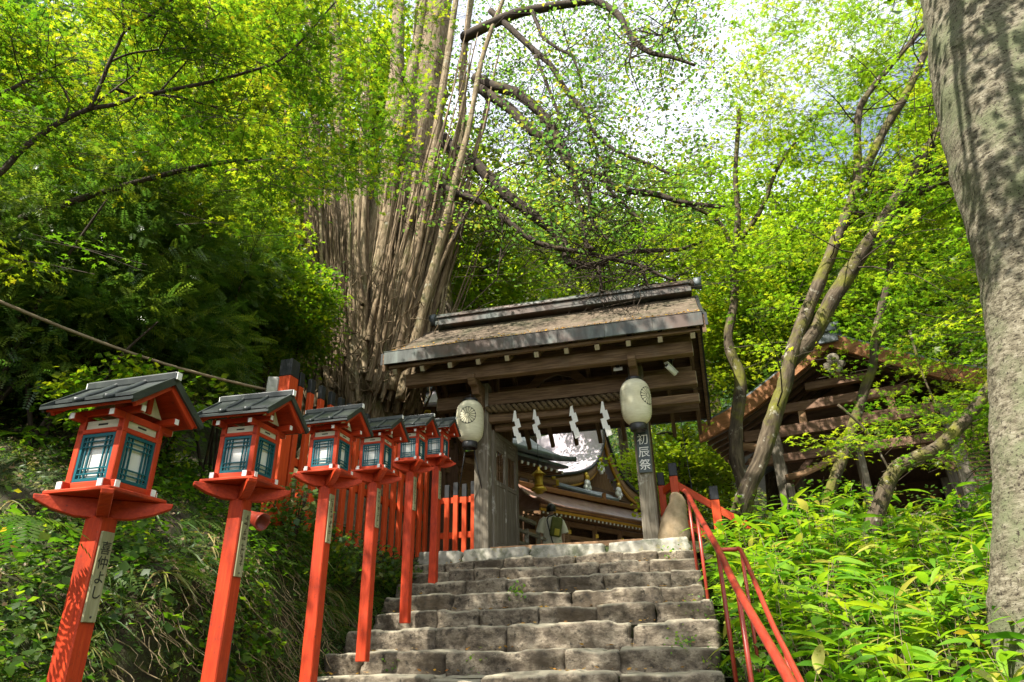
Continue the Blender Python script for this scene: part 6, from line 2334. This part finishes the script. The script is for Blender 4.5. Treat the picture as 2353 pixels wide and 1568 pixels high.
# bushy plants hiding the foot of the orange pickets
def bush(lab, c, rw, rh, n, size, mat, seed):
    r3 = random.Random(seed)
    t = thing('leafy_bush', lab, 'bush', tuple(c), 0, 'bushes at the foot of the orange fence')
    mb_ = MB()
    for _ in range(7):
        e_ = V((r3.gauss(0, .5) * rw, r3.gauss(0, .5) * rw, rh * r3.uniform(.5, 1)))
        mb_.tube([V((0, 0, -.1)), e_ * .5 + V((0, 0, .05)), e_], [.008, .006, .003], 4, 0, False)
    mb_.build('stem', M['barkdk'], t)
    th = np.array([r3.uniform(0, 6.283) for _ in range(n)]); rr_ = np.sqrt(np.array([r3.random() for _ in range(n)])) * rw
    z_ = np.array([r3.random() for _ in range(n)]) ** .8 * rh * (1.1 - (rr_ / rw) ** 2 * .6)
    P = np.array(c) + np.stack([rr_ * np.cos(th), rr_ * np.sin(th), z_], 1)
    leaf_mesh('leaves', SH_OVAL, P, rng.normal(size=P.shape) * .5 + np.array([0, -.4, .9]), rng.lognormal(math.log(size), .3, n), mat, t, np.clip(rng.normal(.35, .25, n), 0, 1))


for i, (t_, lab) in enumerate(((.02, 'leafy bush at the base of the black capped fence post'), (.16, 'leafy bush in front of the pickets right of the second lantern'), (.32, 'leafy bush in front of the pickets left of the third lantern post'),
                               (.48, 'leafy bush in front of the pickets right of the third lantern post'), (.64, 'small leafy bush in front of the pickets behind the fourth lantern post'))):
    q = f0 + dirv * (Lf * t_) + V((dirv.y, -dirv.x, 0)) * (.26 + .05 * (i % 2))
    bush(lab, V((q.x, q.y, ground_at(q.x, q.y))), .34, (.62, .6, .55, .5, .36)[i], 620, .055, M['leaf_maple'] if i % 2 else M['leaf_grass'], i)

# litter of dead leaves and straw on the upper slope
pts = bank_pts(4200, .6, 4.0, -7.4, -1.0, 2, 0)
P_ = np.array([tuple(p + n_ * .03) for p, n_, *_ in pts]); N_ = np.array([tuple(n_ + V((rr.gauss(0, .6), rr.gauss(0, .6), rr.gauss(0, .4)))) for p, n_, *_ in pts])
litter = leafmat('dead_leaf_litter', [(0, (.07, .04, .018)), (.5, (.16, .10, .05)), (1, (.30, .22, .12))], [(0, (.1, .06, .02)), (1, (.2, .12, .05))], .15)
props(leaf_mesh('leaf_litter', SH_DIAMOND, P_, N_, rng.uniform(.02, .045, len(P_)), litter), 'dry leaf litter on the upper slope', 'leaves', None, 'stuff')

# grass hanging over the edge of the bank
SH_BLADE = shape_lance(.024, .85)
SH_BLADE2 = shape_lance(.045, .45)
P_, N_, T_, S_, Z_ = [], [], [], [], []
r_ = random.Random(3)
for q_ in range(270):
    b_ = r_.uniform(-7.4, -1.6) if q_ < 190 else r_.uniform(-3.6, -.6)
    d0 = r_.choice((.72, .78, .85, .95, 1.1, 1.4, 1.9, 2.5)) if q_ < 190 else r_.uniform(.25, .7)
    a_ = bank_left(b_) - d0 + r_.gauss(0, .08)
    g = W(a_, b_, ground_z(a_, b_))
    dry = r_.random() < (.3 if b_ < -5 else .15)
    for k in range(r_.randint(7, 15)):
        an = r_.gauss(0, 1.0)
        d = (A * math.cos(an) + D * math.sin(an) * .9 + V((0, 0, r_.uniform(.3, 1.3))))
        P_.append(tuple(g + V((r_.gauss(0, .04), r_.gauss(0, .04), -.02)))); T_.append(tuple(d))
        N_.append(tuple(V((0, 0, 1)) + V((r_.gauss(0, .2), r_.gauss(0, .2), 0)) - A * .2))
        S_.append(r_.uniform(.7, 1) if dry else r_.uniform(0, .7)); Z_.append(r_.uniform(.12, .32))
o = leaf_mesh('grass', SH_BLADE, P_, N_, Z_, M['leaf_grass'], None, S_, tdir=np.array(T_, dtype=np.float32))
props(o, 'long grass drooping over the top of the bank', 'grass', None, 'stuff')

# roots and straw trailing down the cut face
mb = MB()
for i in range(420):
    b_ = r_.uniform(-7.2, -2.2)
    d0 = r_.uniform(.16, .66)
    a_ = bank_left(b_) - d0
    p = W(a_, b_, ground_z(a_, b_) + .03)
    q = [p]
    L = r_.uniform(.15, .65)
    x, y = a_, b_
    for j in range(6):
        x += L / 6 * r_.uniform(.2, .75)
        y += r_.gauss(0, .035)
        z = min(q[-1].z - L / 6 * .55, 99)
        z = max(z, ground_z(x, y) + .02)
        q.append(W(x, y, z))
    mb.tube(q, [.0042, .004, .0036, .003, .0025, .002, .001], 4, 0, False)
props(mb.build('roots', M['roots']), 'pale roots and straw trailing down the bank face', 'roots', None, 'stuff')


def leafy(name, label, cat, p, n, length, mat, shape, up, seed, s0=.1, s1=.7, group=None):
    r_ = random.Random(seed)
    t = thing(name, label, cat, tuple(p), 0, group)
    P_, N_, T_, S_, Z_ = [], [], [], [], []
    for k in range(n):
        an = 6.283 * (k / n) + r_.gauss(0, .3)
        P_.append(tuple(p + V((r_.gauss(0, .015), r_.gauss(0, .015), 0))))
        T_.append((math.cos(an), math.sin(an), r_.uniform(up * .4, up * 1.4)))
        N_.append((r_.gauss(0, .15), r_.gauss(0, .15), 1))
        S_.append(r_.uniform(s0, s1)); Z_.append(length * r_.uniform(.6, 1.15))
    leaf_mesh('leaves', shape, P_, N_, Z_, mat, t, S_, tdir=np.array(T_, dtype=np.float32))
    return t


def on_bank(u, v, Y, lift=.0):
    q = px(u, v, Y)
    return V((q.x, q.y, ground_at(q.x, q.y) + lift))


def hit_ground(u, v):
    Y = 1.5
    while Y < 30:
        q = px(u, v, Y)
        if q.z < ground_at(q.x, q.y):
            return V((q.x, q.y, ground_at(q.x, q.y) + .01))
        Y += .04
    return px(u, v, 6)


leafy('strap_leaf_plant', 'bright sunlit strap leaved plant at the far left behind the nearest lantern', 'plant', hit_ground(40, 1010), 22, .60, M['leaf_sasa'], SH_BLADE2, 1.6, 1, .3, .9)
leafy('strap_leaf_plant', 'strap leaved plant with a yellow blade left of the nearest lantern roof', 'plant', hit_ground(90, 960), 14, .55, M['leaf_sasa'], SH_BLADE2, 1.5, 2, .2, 1.0)
FERN = [(300, 1270, .3, 'spreading fern on the bank between the two nearest lantern posts'), (60, 1330, .3, 'fern at the lower left corner beside the nearest post'), (450, 1200, .28, 'fern high on the bank left of the second lantern post'), (620, 1300, .26, 'fern halfway up the bank right of the second post'), (205, 1300, .28, 'fern growing low on the bank right of the nearest lantern post'), (415, 1325, .26, 'small fern on the bank between the first two lantern posts'), (380, 1345, .22, 'drooping fern frond clump low between the two nearest posts'),
        (130, 1160, .22, 'feathery fern in front of the nearest lantern tray'), (630, 1390, .2, 'fern low on the dark bank left of the third lantern post')]
for i, (u, v, L, lab) in enumerate(FERN):
    leafy('fern', lab, 'fern', hit_ground(u, v) if i != 7 else px(55, 1185, 2.75), 9, L, M['leaf_grass'], SH_FERN, .6, 10 + i, 0, .6, 'ferns on the left bank')
BL = [(610, 1165, 'tall grass clump at the foot of the near orange fence post', .6), (675, 1185, 'grass clump covering the bottom of the orange pickets left of the third lantern', .6), (725, 1200, 'grass clump hugging the orange pickets behind the third lantern post', .6), (815, 1225, 'grass clump spilling over stones left of the fourth lantern post', .5), (640, 1190, 'hanging broad grass clump between the second and third lantern posts', .5), (780, 1215, 'hanging grass clump between the third and fourth lantern posts', .5), (860, 1205, 'grass clump arching over the fourth lantern post', .45),
      (330, 1200, 'grass clump on the bank edge right of the nearest post', .4), (560, 1240, 'grass clump behind the second lantern post', .4)]
for i, (u, v, lab, L) in enumerate(BL):
    leafy('grass_clump', lab, 'grass', hit_ground(u, v), 26, L, M['leaf_grass'], SH_BLADE, .9, 30 + i, .1, .75, 'grass clumps along the bank edge')
WEED = [(1190, 1360, 'tiny weed in a joint near the middle of the fourth step'), (1090, 1525, 'tiny weed at the foot of the lowest riser'), (905, 1528, 'small weed beside the left end of the lowest riser'), (1570, 1475, 'leafy weed at the right end of the second step'),
        (1605, 1395, 'yellow green weed at the right end of the third step'), (1640, 1530, 'weed by the handrail post at the bottom right'), (1545, 1275, 'little sprig in the joint under the top slab')]
for i, (u, v, lab) in enumerate(WEED):
    q = None
    for k in range(8):
        h_ = LG(u, v, -(8 - k) * RUN + .02)
        if h_.z <= STEP_Z[k] + .03:
            q = h_; break
    q = q if q is not None else LG(u, v, -3.6)
    c = W(q.x, q.y, q.z)
    t = thing('weed', lab, 'weed', c, 0, 'weeds in the step joints')
    n = 60
    Pn = np.array(c) + rng.normal(size=(n, 3)) * np.array([.06, .03, .05])
    leaf_mesh('leaves', SH_OVAL, Pn, rng.normal(size=(n, 3)) * .5 + np.array([0, -.5, .8]), rng.uniform(.02, .045, n), M['leaf_sasa'], t, rng.random(n) * .8)
# small plants by the stair edges
Pn, Nn = [], []
for _ in range(1500):
    b_ = r_.uniform(-7.5, -.3)
    if r_.random() < .55:
        a_ = 1.78 + abs(r_.gauss(0, .16))
    else:
        a_ = bank_left(b_) + r_.uniform(-.25, .22)
        if noise.noise(V((a_ * 2, b_ * 1.5, 9))) < .0:
            continue
    z = max(ground_z(a_, b_), floor_z(b_) - .18)
    Pn.append(tuple(W(a_, b_, z + r_.uniform(0, .14)))); Nn.append((r_.gauss(0, .5), -.4 + r_.gauss(0, .4), 1))
props(leaf_mesh('edge_weeds', SH_CLUMP, Pn, Nn, rng.uniform(.03, .06, len(Pn)), M['leaf_sasa'], None, rng.random(len(Pn)) * .8), 'low weeds along both edges of the stairs', 'weeds', None, 'stuff')

# bamboo pole slung along the left slope
mb = MB()
p0, p1 = px(-60, 668, 4.9), px(642, 902, 7.15)
mb.tube([p0.lerp(p1, t) + V((0, 0, -.10 * math.sin(math.pi * t))) for t in np.linspace(0, 1, 14)], .015, 10, 0, True, .06, 8)
props(mb.build('bamboo_pole', M['bamboo']), 'long thin bamboo pole slung down the left slope to the fence post', 'pole')
q = px(62, 690, 6.4)
bl = thing('blue_sheet', 'pale blue plastic sheet half hidden among the dark shrubs', 'sheet', px(158, 720, 7.4), R(20))
mb = MB(); mb.grid([[V((x, .05 * math.sin(x * 9), z)) for z in np.linspace(-.35, .4, 6)] for x in np.linspace(-.1, .16, 6)], 0, True, V((0, .01, 0))); mb.build('sheet', M['blue'], bl)
# ---------------------------------------------------------------- light, sky, camera
L_ = bpy.data.lights.new('sun', 'SUN')
L_.energy = 5.0
L_.angle = R(.5)
L_.color = (1, .94, .84)
so = bpy.data.objects.new('sun', L_)
COL.objects.link(so)
so.rotation_euler = sd.to_track_quat('Z', 'Y').to_euler()
so.location = (0, 0, 30)

w = bpy.data.worlds.new('World')
SC.world = w
w.use_nodes = True
nt = w.node_tree
bg = nt.nodes['Background']
sky = nt.nodes.new('ShaderNodeTexSky')
sky.sky_type = 'NISHITA'
sky.sun_disc = False
sky.sun_elevation = SUN_EL
sky.sun_rotation = SUN_AZ
tc = nt.nodes.new('ShaderNodeTexCoord')
cn = nt.nodes.new('ShaderNodeTexNoise')
cn.inputs['Scale'].default_value = 2.6
cn.inputs['Detail'].default_value = 7
nt.links.new(tc.outputs['Generated'], cn.inputs['Vector'])
cf = ramp(nt, [(.34, (.08, .08, .08)), (.64, (1, 1, 1))], cn.outputs[0])
cl = mix(nt, cf, sky.outputs[0], (12, 12.2, 12.6))
nt.links.new(cl, bg.inputs[0])
bg.inputs[1].default_value = .088

cam = bpy.data.cameras.new('camera')
cam.sensor_width = 36
cam.lens = 36 * FPX / 2353
cam.clip_start = .05
cam.clip_end = 2000
co = bpy.data.objects.new('camera', cam)
COL.objects.link(co)
Mc = Matrix((CR, CU, -_F)).transposed().to_4x4()
co.matrix_world = Mc
SC.camera = co

SC.view_settings.view_transform = 'Standard'
SC.view_settings.look = 'None'
SC.view_settings.gamma = 1
SC.view_settings.exposure = 1.4
SC.cycles.max_bounces = 8
SC.cycles.diffuse_bounces = 4
SC.cycles.transmission_bounces = 4
SC.cycles.use_denoising = True
SC.cycles.sample_clamp_indirect = 6
